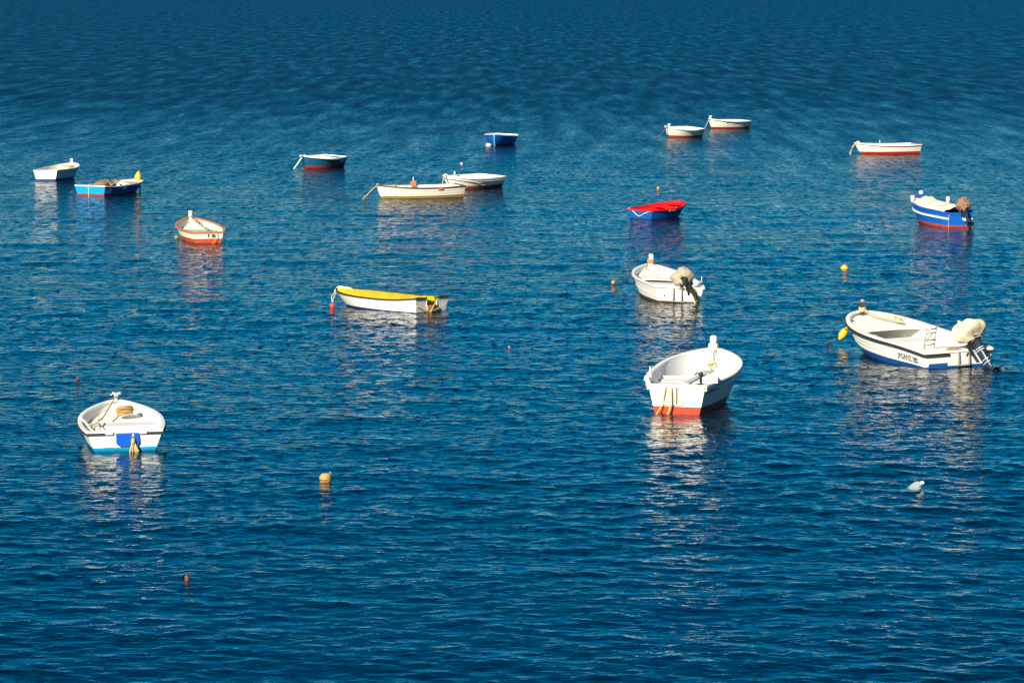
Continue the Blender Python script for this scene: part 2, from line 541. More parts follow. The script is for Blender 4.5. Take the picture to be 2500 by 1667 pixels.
# ------------------------------------------------------------------ boats
class Boat:
    """a lofted open boat; x runs from stern to bow, z = 0 is the waterline"""
    def __init__(s, p, label, cat='boat', name='rowing_boat', draft=0.18, rs=0.06, n0=.77, th=0.035):
        s.p = dict(p); s.p.update(draft=draft, rs=rs); s.p.setdefault('c', n0)
        s.th = th
        s.root = bpy.data.objects.new(name, None)
        s.root.empty_display_size = 0.3
        COL.objects.link(s.root)
        s.root.location = (p['X'], p['Y'], 0)
        s.root.rotation_euler = (p['roll'], -p['pitch'], p['h'])
        tag(s.root, label, cat, 'small boats moored in the bay')
        s.M = Matrix.Translation(s.root.location) @ Euler(s.root.rotation_euler).to_matrix().to_4x4()
    def S(s, t, v):
        c = s.p
        t = np.asarray(t, float); v = np.asarray(v, float)
        tm = c['tm']
        a = np.clip((tm - t) / tm, 0, 1); u = np.clip((t - tm) / (1 - tm), 0, 1)
        b = c['B'] / 2 * (1 - (1 - c['bt']) * a ** 2) * np.power(np.clip(1 - u ** c['p'], 0, 1), c['q'])
        zs = s.sheer(t)
        zk = s.keel(t)
        cc = c['c']; vc = .20
        mid = np.where(v < vc, cc * (1 - (1 - np.clip(v / vc, 0, 1)) ** 2.2), cc + (1 - cc) * np.clip((v - vc) / (1 - vc), 0, 1) ** .85)
        k2 = np.clip((t - .35) / .65, 0, 1) ** 1.5
        y = b * (mid * (1 - k2) + k2 * v ** .62)
        z = zk + (zs - zk) * v
        x = -c['L'] / 2 + c['L'] * t - c['rb'] * np.clip((t - .5) / .5, 0, 1) ** 2 * (1 - v) ** 1.3 + c['rs'] * (1 - t) ** 4 * (1 - v)
        return x, y, z
    def sheer(s, t):
        c = s.p; t = np.asarray(t, float)
        fm = (c['fs'] + c['fb']) / 2 - .07
        u2 = np.clip((t - .35) / .65, 0, 1); a2 = np.clip((.35 - t) / .35, 0, 1)
        return fm + (c['fb'] - fm) * u2 ** 2 + (c['fs'] - fm) * a2 ** 2
    def keel(s, t):
        k = np.clip((np.asarray(t, float) - .6) / .4, 0, 1)
        return -s.p['draft'] * (1 - .8 * k ** 3)
    def halfw(s, t, z):
        """inside half width at station t and height z"""
        zs, zk = float(s.sheer(t)), float(s.keel(t))
        v = min(max((z - zk) / (zs - zk), 0), 1)
        return max(float(s.S(t, v)[1]) - s.th, 0.0)
    def xt(s, t):
        return -s.p['L'] / 2 + s.p['L'] * t
    def T(s, n=44):
        k = np.linspace(0, 1, n)
        return 1 - (1 - k) ** 1.7      # denser towards the bow
    def local(s, w):
        return s.M.inverted() @ Vector(w)
    def hull(s, mat, notch=None):
        """outer shell with transom; notch = (y0, y1, depth) cut in the transom top"""
        T = s.T(); V = np.linspace(0, 1, 15)
        nt, nv = len(T), len(V)
        vs = []; fs = []
        for t in T:
            x, y, z = s.S(np.full(nv, t), V)
            for k in range(nv - 1, 0, -1):
                vs.append((x[k], y[k], z[k]))
            for k in range(nv):
                vs.append((x[k], -y[k], z[k]))
        w = 2 * nv - 1
        for i in range(nt - 1):
            for k in range(w - 1):
                a = i * w + k
                fs.append((a, a + 1, a + w + 1, a + w))
        sides = link_mesh('hull', vs, fs, mat, s.root, True)
        # transom: its own plate, closing the stern
        tv = []; tf = []
        ys = sorted(set([-1, -.8, -.6, -.4, -.2, 0, .2, .4, .6, .8, 1] + ([notch[0] - .001, notch[0], notch[1], notch[1] + .001] if notch else [])))
        rows = 9
        for j in range(rows):
            v = j / (rows - 1)
            x, y, z = (float(q) for q in s.S(0, v))
            for q in ys:
                zz = z
                if notch and notch[0] <= q <= notch[1]:
                    zz = min(z, s.p['fs'] - notch[2])
                tv.append((x - 0.002, q * y, zz))
        m = len(ys)
        for j in range(rows - 1):
            for k in range(m - 1):
                a = j * m + k
                tf.append((a, a + m, a + m + 1, a + 1))
        link_mesh('transom', tv, tf, mat, s.root, False)
        return sides
    def inner(s, mat, floor=0.10, notch=None, floor_mat=None):
        T = s.T() * 0.985
        T[0] = 0.035 / s.p['L']
        V = np.linspace(0, 1, 13)
        vs = []; fs = []; n = len(V)
        for t in T:
            x, y, z = s.S(np.full(n, t), V)
            z = np.maximum(z - 0.004, floor)
            y = np.maximum(y - s.th, 0)
            for k in range(n - 1, 0, -1):
                vs.append((x[k], y[k], z[k]))
            for k in range(n):
                vs.append((x[k], -y[k], z[k]))
        w = 2 * n - 1
        for i in range(len(T) - 1):
            for k in range(w - 1):
                a = i * w + k
                fs.append((a, a + w, a + w + 1, a + 1))
        o = link_mesh('inner_shell', vs, fs, mat, s.root, True)
        tv = []; tf = []
        t = T[0]
        ys = sorted(set([-1, -.5, 0, .5, 1] + ([notch[0] - .001, notch[0], notch[1], notch[1] + .001] if notch else [])))
        rows = 7
        for j in range(rows):
            v = 0.2 + 0.8 * j / (rows - 1)
            x, y, z = (float(q) for q in s.S(t, v))
            for q in ys:
                zz = z - 0.004
                if notch and notch[0] <= q <= notch[1]:
                    zz = min(zz, s.p['fs'] - notch[2] - 0.004)
                tv.append((x + 0.001, q * max(y - s.th, 0), max(zz, floor - 0.03)))
        m = len(ys)
        for j in range(rows - 1):
            for k in range(m - 1):
                a = j * m + k
                tf.append((a, a + 1, a + m + 1, a + m))
        link_mesh('inner_transom', tv, tf, mat, s.root)
        s.floor = floor
        return o
    def edge(s, v=1.0, t0=0.0, side=0, n=56):
        """points along the hull at row v: side 0 = both sides round the bow"""
        k = np.linspace(0, 1, n)
        T = t0 + (1 - t0) * (1 - (1 - k) ** 1.8)
        x, y, z = s.S(T, np.full(n, v))
        P = [Vector((x[i], y[i], z[i])) for i in range(n)]
        Q = [Vector((x[i], -y[i], z[i])) for i in range(n)]
        if side > 0:
            return P
        if side < 0:
            return Q
        return P + Q[::-1][1:]
    def sweep(s, path, win, wout, top, bot, name, mat, tip=0.0):
        """rectangular section swept along a path seen from above; outward is away from the centre line"""
        n = len(path)
        vs = []; fs = []
        for i in range(n):
            a = path[max(i - 1, 0)]; b = path[min(i + 1, n - 1)]
            t = (b - a); t.z = 0
            t.normalize()
            o = Vector((-t.y, t.x, 0))
            c = path[i]
            for r, z in ((-win, top), (wout, top), (wout, bot), (-win, bot)):
                vs.append(c + o * r + Vector((0, 0, z)))
        for i in range(n - 1):
            for k in range(4):
                l = (k + 1) % 4
                fs.append((i * 4 + k, i * 4 + l, (i + 1) * 4 + l, (i + 1) * 4 + k))
        fs.append((0, 1, 2, 3)); m = (n - 1) * 4
        fs.append((m + 3, m + 2, m + 1, m))
        return link_mesh(name, vs, fs, mat, s.root)
    def rail(s, mat, w=0.055, out=0.018, h=0.03, name='gunwale'):
        return s.sweep(s.edge(), w - out, out, 0.012, -h, name, mat)
    def rub(s, mat, drop=0.03, h=0.035, out=0.034, v=None):
        path = s.edge() if v is None else s.edge(v)
        return s.sweep(path, 0.0, out, -drop, -drop - h, 'rub_rail', mat)
    def stern_cap(s, mat, w=0.055, out=0.018, h=0.03, notch=None, name='transom_cap'):
        x, y, z = (float(q) for q in s.S(0, 1))
        spans = [(-1, 1)] if not notch else [(-1, notch[0]), (notch[1], 1)]
        mb = MB()
        for a, b in spans:
            mb.box((x + (w - out) / 2 - out / 2, (a + b) / 2 * y, z + 0.0135 - (h + 0.012) / 2), (w, (b - a) * y, h + 0.012))
        return mb.build(name, mat, s.root)
    def stern_rub(s, mat, drop=0.03, h=0.035, spans=((-1.02, 1.02),), out=0.03):
        x, y, z = (float(q) for q in s.S(0, 1))
        for a, b in spans:
            MB().box((x - out / 2 - 0.003, (a + b) / 2 * y, z - drop - h / 2 - 0.001), (out, (b - a) * y, h)).build('stern_rub_rail', mat, s.root)
    def strakes(s, mat, vs=(0.45, 0.6, 0.75, 0.88), r=0.007):
        for v in vs:
            for side in (1, -1):
                P = [p + Vector((0, side * 0.002, 0)) for p in s.edge(v, 0.01, side, 30)]
                MB().tube(P, r, 4).build('strake', mat, s.root, True)
    def thwart(s, t, z, w=0.24, h=0.035, mat=None, name='thwart', inset=0.0):
        dt = w / s.p['L'] / 2
        a, b = t - dt, t + dt
        ya, yb = s.halfw(a, z) - inset, s.halfw(b, z) - inset
        xa, xb = s.xt(a), s.xt(b)
        vs = [(xa, -ya, z - h), (xb, -yb, z - h), (xb, yb, z - h), (xa, ya, z - h), (xa, -ya, z), (xb, -yb, z), (xb, yb, z), (xa, ya, z)]
        return link_mesh(name, vs, [(0, 3, 2, 1), (4, 5, 6, 7), (0, 1, 5, 4), (1, 2, 6, 5), (2, 3, 7, 6), (3, 0, 4, 7)], mat, s.root)
    def bench(s, t0, t1, z, mat, name='seat_box'):
        """closed box seat from the floor up, wall to wall"""
        n = 8; vs = []; fs = []
        for i in range(n):
            t = t0 + (t1 - t0) * i / (n - 1)
            y = s.halfw(t, z); yf = s.halfw(t, s.floor)
            vs += [(s.xt(t), -yf, s.floor), (s.xt(t), -y, z), (s.xt(t), y, z), (s.xt(t), yf, s.floor)]
        for i in range(n - 1):
            for k in range(3):
                a = i * 4 + k
                fs.append((a, a + 4, a + 5, a + 1))
        fs.append((0, 1, 2, 3)); m = (n - 1) * 4
        fs.append((m + 3, m + 2, m + 1, m))
        return link_mesh(name, vs, fs, mat, s.root)
    def deck(s, t0, t1, drop, mat, name='foredeck', camber=0.02, lump=0.0, seed=1, edge_in=0.0, nt=22, ny=13, thick=0.02, parent=True):
        q = random.Random(seed)
        ph = [(q.uniform(3, 16), q.uniform(3, 16), q.uniform(0, 6)) for _ in range(10)]
        top = []
        T = np.linspace(t0, min(t1, 0.982), nt)
        for t in T:
            z = float(s.sheer(t)) - drop
            y = max(s.halfw(t, z) - edge_in, 0.004)
            for k in range(ny):
                u = -1 + 2 * k / (ny - 1)
                zz = z + camber * (1 - u * u)
                if lump:
                    e = 1 - abs(u) ** 4
                    zz += lump * e * (0.4 + sum(math.sin(a * s.xt(t) + b * u * y + c) for a, b, c in ph) / 4.5)
                top.append(Vector((s.xt(t), u * y, zz)))
        n = len(top)
        vs = top + [p - Vector((0, 0, thick)) for p in top]
        fs = []
        for i in range(nt - 1):
            for k in range(ny - 1):
                a = i * ny + k
                fs.append((a, a + ny, a + ny + 1, a + 1))
                fs.append((n + a, n + a + 1, n + a + ny + 1, n + a + ny))
        for k in range(ny - 1):
            fs.append((k, k + 1, n + k + 1, n + k))
            a = (nt - 1) * ny + k
            fs.append((a + 1, a, n + a, n + a + 1))
        for i in range(nt - 1):
            a = i * ny
            fs.append((a, n + a, n + a + ny, a + ny))
            a += ny - 1
            fs.append((a, a + ny, n + a + ny, n + a))
        o = link_mesh(name, vs, fs, mat, s.root if parent else None, lump > 0)
        if not parent:
            o.matrix_world = s.M
        return o
    def post(s, mat, h=0.22, w=0.075, head=1.35, x=-0.06, z0=-0.12, head_mat=None, capz=0.07, name='stem_post'):
        zt = float(s.sheer(1.0))
        xb = s.p['L'] / 2 + x
        zc = zt + h
        mb = MB()
        mb.box((xb, 0, (zt + z0 + zc - capz) / 2), (w, w, zc - capz - zt - z0), taper=0.9)
        o = mb.build(name, mat, s.root)
        hd = MB().lathe([(w * .55 * head, zc - capz), (w * .62 * head, zc - capz * .6), (w * .58 * head, zc - capz * .15), (w * .3 * head, zc + 0.008)], (xb, 0, 0), 8)
        hd.build('post_head', head_mat or mat, o)
        return Vector((xb, 0, zc - capz))
    def breasthook(s, mat, t0=0.86, drop=0.0):
        return s.deck(t0, 1.0, drop, mat, 'breasthook', 0.01, nt=6, ny=5, thick=0.03)
    def text(s, string, x0, z, height, side, mat, stretch=1.0, gap=1.0):
        """lettering wrapped onto the hull side (side +1 port, -1 starboard) or the transom (side 0)"""
        cu = bpy.data.curves.new('text', 'FONT')
        cu.body = string
        cu.size = height / 0.70
        cu.offset = height * 0.045
        cu.space_character = gap
        to = bpy.data.objects.new('text', cu)
        COL.objects.link(to)
        dg = bpy.context.evaluated_depsgraph_get()
        me = bpy.data.meshes.new_from_object(to.evaluated_get(dg))
        bpy.data.objects.remove(to)
        co = [v.co.copy() for v in me.vertices]
        for i, q in enumerate(co):
            u, w = q.x * stretch, q.y
            if side == 0:
                zz = z + w
                xs = float(s.S(0, 0.7)[0])
                me.vertices[i].co = (xs - 0.03, x0 - u, zz)
                continue
            x = x0 - side * u
            if side > 0:
                x = x0 - u
            else:
                x = x0 + u
            t = (x + s.p['L'] / 2) / s.p['L']
            for _ in range(6):
                zs, zk = float(s.sheer(t)), float(s.keel(t))
                v = min(max((z + w + (zs - float(s.sheer((x0 + s.p['L'] / 2) / s.p['L']))) - zk) / (zs - zk), 0), 1)
                xx = float(s.S(t, v)[0])
                t += (x - xx) / s.p['L']
            xx, yy, zz = (float(k) for k in s.S(t, v))
            me.vertices[i].co = (xx, side * (yy + 0.006), zz)
        me.materials.clear()
        me.materials.append(mat)
        me.name = 'lettering'
        o = bpy.data.objects.new('lettering', me)
        COL.objects.link(o)
        o.parent = s.root
        return o
    def line(s, name, pts, r, mat, n=8):
        return rope(name, pts, r, mat, s.root, n)
    def wp(s, x, y, z):
        """world-level point given in the boat's plan but true height above the water"""
        w = s.M @ Vector((x, y, 0)); w.z = z
        return s.local(w)

def outboard(boat, y=0.0, tilt=30, size=1.0, cover='bag', cover_mat=None, leg_mat=None, yaw=0, cover_scale=(1, 1, 1), zoff=0.0, parts=True, seed=1, peaks=None):
    """motor clamped on the transom; built upright, then tilted about the clamp"""
    leg_mat = leg_mat or M_motor
    xs = float(boat.S(0, 1)[0]); zt = boat.p['fs']
    root = bpy.data.objects.new('outboard_motor', None)
    root.empty_display_size = 0.2
    COL.objects.link(root)
    root.parent = boat.root
    root.location = (xs, y, zt + zoff)
    root.rotation_euler = (0, math.radians(tilt), math.radians(yaw))
    S_ = size
    k = lambda p: (p[0] * S_, p[1] * S_, p[2] * S_)
    # clamp stays square to the transom but shares the pivot
    mb = MB()
    for sy in (-1, 1):
        mb.box(k((-0.03, sy * 0.10, -0.07)), k((0.05, 0.025, 0.22)))
        mb.tube([k((0.03, sy * 0.10, -0.08)), k((0.10, sy * 0.10, -0.10))], 0.012 * S_, 6)
    mb.box(k((-0.07, 0, 0.0)), k((0.09, 0.18, 0.07)))
    mb.build('clamp_bracket', M_motorblack, root)
    # leg: tapered slab
    prof = [(0.0, .10, .075), (-.25, .09, .06), (-.50, .075, .035), (-.62, .085, .030)]
    vs = []; fs = []
    for z, a, b in prof:
        for q in range(10):
            an = 2 * math.pi * q / 10
            vs.append(k((-0.14 + a * math.cos(an), b * math.sin(an), z + .02)))
    for i in range(len(prof) - 1):
        for q in range(10):
            l = (q + 1) % 10
            fs.append((i * 10 + q, i * 10 + l, (i + 1) * 10 + l, (i + 1) * 10 + q))
    fs.append(tuple(range(9, -1, -1))); fs.append(tuple(30 + q for q in range(10)))
    leg = link_mesh('motor_leg', vs, fs, leg_mat, root, True)
    if parts == 'stripes':
        for z in (-.16, -.20, -.38, -.44):
            r = .098 if z > -.3 else .086
            MB().lathe([(1, 0), (1, .014)], k((-0.14, 0, z + .02)), 12, None, r * S_, (.074 if z > -.3 else .052) * S_).build('stripe', M_strip, root)
    vs = [k(p) for p in ((-.30, -.012, -.60), (-.34, -.09, -.60), (-.10, -.06, -.60), (-.02, 0, -.60), (-.10, .06, -.60), (-.34, .09, -.60), (-.30, .012, -.60))]
    n = len(vs)
    vs += [(a, b, c - .012 * S_) for a, b, c in vs]
    link_mesh('cavitation_plate', vs, [tuple(range(n)), tuple(range(2 * n - 1, n - 1, -1))] + [(i, i + n, (i + 1) % n + n, (i + 1) % n) for i in range(n)], leg_mat, root)
    rz = Matrix.Rotation(math.radians(-90), 3, 'Y')
    gc = MB().lathe([(.006 * S_, -.16 * S_), (.03 * S_, -.12 * S_), (.043 * S_, -.02 * S_), (.042 * S_, .08 * S_), (.03 * S_, .14 * S_)], k((-.15, 0, -.74)), 10, rz)
    gc.add([k(p) for p in ((-.22, .006, -.76), (-.06, .006, -.76), (-.17, .003, -.90), (-.22, .003, -.90), (-.22, -.006, -.76), (-.06, -.006, -.76), (-.17, -.003, -.90), (-.22, -.003, -.90))],
           [(0, 1, 2, 3), (7, 6, 5, 4), (0, 4, 5, 1), (1, 5, 6, 2), (2, 6, 7, 3), (3, 7, 4, 0)])
    gc.box(k((-.14, 0, -.68)), k((.14, .03, .14)))
    gc.build('gear_case', leg_mat, root, False)
    pr = MB()
    pr.lathe([(.03 * S_, .14 * S_), (.034 * S_, .20 * S_), (.02 * S_, .24 * S_)], k((-.15, 0, -.74)), 8, rz)
    for b in range(3):
        an = b * 2.094 + 0.4
        ca, sa = math.cos(an), math.sin(an)
        pts = [(.03, -.02), (.09, -.055), (.13, -.02), (.12, .03), (.05, .03)]
        va = []
        for off in (0.0, 0.008):
            for rr, w in pts:
                va.append(k((-.33 + off + w * .6, rr * ca - w * sa, -.74 + rr * sa + w * ca)))
        pr.add(va, [(0, 1, 2, 3, 4), (9, 8, 7, 6, 5)] + [(i, (i + 1) % 5, (i + 1) % 5 + 5, i + 5) for i in range(5)])
    pr.build('propeller', M_motorblack if parts != 'stripes' else M_steel, root)
    # powerhead and its cover
    sx, sy, sz = cover_scale
    if cover == 'bag':
        vs, fs = ball(k((-.12, 0, .22)), .25 * S_, 4, sx, sy, sz, .17, seed)
        out = []
        for p in vs:
            p = Vector(p)
            u = (p.z / S_ - .22) / (.25 * sz)
            if u < -.35:
                f = 1 - .45 * min((-.35 - u) / .65, 1)
                p.x = -.12 * S_ + (p.x + .12 * S_) * f
                p.y *= f
            if peaks:
                for (pa, pb, ph, pw) in peaks:
                    d = math.hypot(p.x / S_ - pa, p.y / S_ - pb)
                    if u > 0:
                        p.z += ph * S_ * math.exp(-(d / pw) ** 2)
            # folds
            an = math.atan2(p.y, p.x + .12 * S_)
            fo = .022 * S_ * (abs(math.sin(an * 4.5 + p.z * 7 / S_ + seed)) - .5)
            p.x += fo * math.cos(an); p.y += fo * math.sin(an)
            out.append(p)
        cv = link_mesh('motor_cover', out, fs, cover_mat, root, True)
        MB().tube([(k((-.12 + .155 * sx * math.cos(a), .155 * sy * math.sin(a), .04)) ) for a in np.linspace(0, 2 * math.pi, 17)[:-1]], .008 * S_, 5, True).build('cover_cord', M_rope, cv, True)
    MB().lathe([(.09 * S_, -.02 * S_), (.12 * S_, .02 * S_), (.125 * S_, .10 * S_)], k((-.12, 0, 0)), 10).build('powerhead_base', M_motorblack, root)
    return root

FIT = {
'A': dict(X=-18.962, Y=145.803, h=1.389, L=3.697, B=1.443, bt=0.701, fs=0.433, fb=0.579, roll=-0.021, pitch=-0.003, rb=0.3, p=2.566, q=0.788, tm=0.424, c=0.761),
'B': dict(X=-15.512, Y=135.984, h=1.112, L=3.548, B=1.654, bt=0.838, fs=0.416, fb=0.419, roll=-0.003, pitch=0.022, rb=0.541, p=2.5, q=0.8, tm=0.42, c=0.828),
'C': dict(X=-10.056, Y=111.624, h=1.812, L=3.768, B=1.428, bt=0.689, fs=0.378, fb=0.564, roll=-0.002, pitch=0.01, rb=0.3, p=2.534, q=0.796, tm=0.423, c=0.764),
'D': dict(X=-8.53, Y=154.361, h=4.069, L=2.252, B=1.618, bt=0.818, fs=0.48, fb=0.582, roll=-0.038, pitch=-0.009, rb=0.248, p=2.5, q=0.8, tm=0.42, c=0.703),
'E': dict(X=-3.569, Y=132.999, h=3.507, L=3.391, B=1.521, bt=0.763, fs=0.443, fb=0.543, roll=-0.018, pitch=-0.014, rb=0.222, p=2.5, q=0.8, tm=0.42, c=0.776),
'F': dict(X=-1.724, Y=139.1, h=3.975, L=2.829, B=1.686, bt=0.856, fs=0.445, fb=0.588, roll=-0.037, pitch=-0.016, rb=0.3, p=2.5, q=0.8, tm=0.42, c=0.679),
'G': dict(X=-0.614, Y=176.342, h=4.54, L=3.53, B=1.583, bt=0.727, fs=0.422, fb=0.611, roll=-0.049, pitch=-0.014, rb=0.307, p=2.325, q=0.818, tm=0.388, c=0.711),
'H': dict(X=5.214, Y=122.135, h=0.944, L=2.589, B=1.45, bt=0.723, fs=0.346, fb=0.495, roll=0.018, pitch=0.015, rb=0.369, p=2.5, q=0.8, tm=0.42, c=0.76),
'I': dict(X=8.947, Y=184.202, h=4.019, L=2.537, B=1.516, bt=0.761, fs=0.465, fb=0.612, roll=-0.086, pitch=-0.004, rb=0.258, p=2.5, q=0.8, tm=0.42, c=0.732),
'J': dict(X=12.004, Y=194.897, h=3.87, L=2.837, B=1.47, bt=0.734, fs=0.427, fb=0.595, roll=-0.037, pitch=0.001, rb=0.278, p=2.5, q=0.8, tm=0.42, c=0.732),
'K': dict(X=17.859, Y=166.461, h=3.457, L=3.211, B=1.54, bt=0.774, fs=0.463, fb=0.563, roll=-0.011, pitch=-0.002, rb=0.37, p=2.5, q=0.8, tm=0.42, c=0.744),
'L': dict(X=14.611, Y=118.858, h=1.836, L=3.712, B=1.496, bt=0.593, fs=0.52, fb=0.752, roll=0.007, pitch=0.025, rb=0.3, p=2.929, q=0.68, tm=0.448, c=0.819),
'M': dict(X=3.993, Y=91.6, h=1.723, L=4.074, B=1.586, bt=0.802, fs=0.429, fb=0.645, roll=0.053, pitch=0.015, rb=0.3, p=2.494, q=0.801, tm=0.42, c=0.799),
'N': dict(X=8.733, Y=76.342, h=1.98, L=4.354, B=1.89, bt=0.888, fs=0.472, fb=0.761, roll=-0.023, pitch=0.044, rb=0.3, p=2.962, q=0.612, tm=0.448, c=0.853),
'O': dict(X=3.633, Y=68.375, h=1.339, L=4.092, B=1.651, bt=0.668, fs=0.622, fb=0.795, roll=0.01, pitch=0.03, rb=0.3, p=2.813, q=0.758, tm=0.445, c=0.747),
'P': dict(X=-3.253, Y=88.144, h=2.433, L=3.272, B=1.584, bt=0.799, fs=0.395, fb=0.371, roll=0.01, pitch=0.019, rb=0.395, p=2.5, q=0.8, tm=0.42, c=0.808),
'Q': dict(X=-7.116, Y=62.797, h=1.725, L=3.658, B=1.519, bt=0.871, fs=0.366, fb=0.503, roll=-0.013, pitch=-0.003, rb=0.3, p=2.436, q=0.803, tm=0.407, c=0.75),
}
GROWTH = (0.05, 0.055, 0.02)

def ring_wrap(c, r, mat, parent, name='rope_wrap', turns=3, tr=0.014, dz=0.022):
    mb = MB()
    for i in range(turns):
        mb.tube([(c[0] + (r + .006 * (i % 2)) * math.cos(a), c[1] + r * math.sin(a), c[2] + i * dz + .006 * math.sin(a * 2)) for a in np.linspace(0, 2 * math.pi, 11)[:-1]], tr, 5, True)
    return mb.build(name, mat, parent, True)

# ---- A: white boat, far left
b = Boat(FIT['A'], 'white rowing boat at the far left with a blue waterline band')
b.hull(hull_paint('hull_a', WHITE, (0.02, 0.09, 0.30), 0.085, stain_amt=0.2)); b.inner(M_cream, 0.12)
b.rail(M_white2); b.stern_cap(M_white2)
b.thwart(.32, .30, .24, mat=M_white); b.thwart(.60, .34, .24, mat=M_white)
b.breasthook(M_white)
b.post(M_white2, .17, .085, x=-.10)
b.sweep(b.edge(.80, .02, -1, 24)[:10], .0, .012, .01, -.012, 'side_mark', M_dark)
b.text('UTE 14', -1.0 + .55, .27, .10, -1, M_inkw)
MB().box((-1.78, .12, .36), (.05, .05, .12)).build('sculling_notch_block', M_steel, b.root)

# ---- B: blue boat with gear
b = Boat(FIT['B'], 'blue wooden boat with cyan stern, piled with nets, yellow float on its bow')
b.hull(hull_paint('hull_b', (0.012, 0.085, 0.42), (0.30, 0.07, 0.04), 0.06, scum=GROWTH, scum_z=.03, stain=(0.03, 0.20, 0.5), stain_amt=.5)); 
tr = [o for o in b.root.children if o.name.startswith('transom')][0]
tr.data.materials.clear(); tr.data.materials.append(hull_paint('stern_b', (0.0, 0.30, 0.72), (0.32, 0.07, 0.03), 0.11, stain=(0.0, 0.15, 0.4), stain_amt=.5))
tr['label'] = 'bright cyan blue transom board with a red-brown foot'
b.inner(M_cream, 0.12)
b.rail(M_grey); b.stern_cap(M_grey)
b.thwart(.30, .30, .2, mat=M_wood); b.thwart(.62, .30, .2, mat=M_cream)
b.breasthook(M_cream, .82)
pt = b.post(M_wood, .26, .07, x=-.12)
b.text('U', -1.55, .14, .17, -1, M_inkw); b.text('SON', -.72, .20, .11, -1, M_inkw)
b.line('stern_line', [(-1.74, .05, .46), (-1.80, .06, .40), (-1.79, .04, .2), b.wp(-1.82, .05, -.02)], .016, M_ropew)
MB().tube(spline([(1.60, 0, .52), (1.72, -.03, .30), (1.74, -.04, .05), (1.74, -.03, -.12)], 5), [.03 + .012 * math.sin(i * 2.1) for i in range(16)], 6).build('weedy_chain', M_roped, b.root, True)
vs, fs = ball((0, 0, 0), .17, 2, .8, .8, 1.25, .03, 4)
o = MB().add(vs, fs); o.lathe([(.05, .16), (.03, .26)], (0, 0, 0), 8)
o = o.build('float', M_buoyyel, None, True); o.matrix_world = b.M @ Matrix.Translation((1.42, -.16, .50)) @ Matrix.Rotation(.2, 4, 'X')
tag(o, 'yellow float hung on the bow post of the blue boat with gear', 'float')
q = random.Random(5); mb = MB()
for i in range(5):
    a = .12 + .06 * i
    mb.box((-.55 + .12 * i, -.42 + .22 * i, .47 + .02 * (i % 2)), (1.25, .10, .03), Euler((0, .05 * (i - 2), .5 + .13 * (i - 2))).to_matrix())
o = mb.build('board_stack', M_wood, None); o.matrix_world = b.M
tag(o, 'loose weathered boards laid across the blue boat with gear', 'boards')
vs, fs = ball((-.75, -.05, .36), .42, 3, 1.2, .9, .42, .5, 8)
o = link_mesh('fishing_net', vs, fs, paint('net_brown', (0.22, 0.15, 0.09), (0.06, 0.07, 0.05), .9, .95, 14), None, True); o.matrix_world = b.M
tag(o, 'brown heap of fishing net under the boards in the blue boat', 'fishing net')

# ---- C: white boat with orange-red bottom
b = Boat(FIT['C'], 'white boat with orange rail and red bottom, bow post pointing away left')
b.hull(hull_paint('hull_c', CREAM, (0.52, 0.085, 0.03), 0.165, scum=(0.2, 0.04, 0.02), scum_z=.02, stain_amt=.15)); b.inner(M_inpale, 0.25)
b.rail(M_orange, .075, .03, .035); b.stern_cap(M_orange, .075, .03, .035)
b.deck(.74, 1, .20, M_white, 'foredeck')
pt = b.post(M_cream, .21, .08, x=-.08)
ring_wrap((pt.x, 0, pt.z - .09), .058, M_ropew, b.root, turns=3)
b.line('painter_line', [(pt.x - .05, .0, pt.z - .12), (1.2, -.06, .55), (.6, -.2, .36), (-.6, -.38, .28), (-1.75, -.30, .42)], .012, M_roped)
b.line('painter_line', [(pt.x - .05, .0, pt.z - .12), (1.25, -.16, .50), (.7, -.32, .35), (-.4, -.2, .28), (-1.2, -.2, .3)], .012, M_rope)
b.line('bow_rope', [(pt.x - .02, -.06, pt.z - .12), (1.45, -.05, .55), (1.35, -.1, .48), (1.40, -.12, .40)], .022, M_orange)
b.text('F', .02, .21, .10, 0, M_ink, .9); b.text('30', -.10, .21, .10, 0, M_ink, .9)
b.line('stern_line', [(-1.88, -.30, .38), (-1.93, -.28, .2), b.wp(-1.95, -.10, -.03)], .010, M_ropeor)
o = link_mesh('weedy_float', *ball((0, 0, 0), .085, 2, 1, 1, .9, .12, 3), M_ropeg, None, True); o.location = (-10.80, 111.9, .03)
tag(o, 'small weed-covered float touching the left side of the orange-railed boat', 'float')

# ---- D: dark blue boat
b = Boat(FIT['D'], 'dark blue boat with white gunwale, red bottom and pale rope at its bow')
b.hull(hull_paint('hull_d', (0.006, 0.095, 0.21), (0.38, 0.035, 0.02), 0.15, stain=(0.02, 0.05, 0.12), stain_amt=.5)); b.inner(M_white2, 0.14)
b.rail(M_white2, .06, .02, .045); b.stern_cap(M_white2); b.rub(M_dark, .045, .02, .02)
b.thwart(.35, .28, .22, mat=M_white2); b.thwart(.65, .32, .22, mat=M_white2)
b.deck(.78, 1, .03, M_white2)
MB().box((b.p['L'] / 2 +0.05, 0, b.p['fb'] + .02), (.34, .07, .05)).build('bow_roller', M_white2, b.root)
b.line('mooring_line', [(b.p['L'] / 2 -0.07, .06, .61), b.wp(b.p['L'] / 2 +0.06, -.03, .47), b.wp(b.p['L'] / 2 +0.17, -.12, .28), b.wp(b.p['L'] / 2 +0.26, -.23, .08), b.wp(b.p['L'] / 2 +0.32, -.32, -.06)], .035, M_ropepale)
b.text('NAUTIC', -b.p['L'] / 2 + .59, .27, .12, 1, M_inkw)

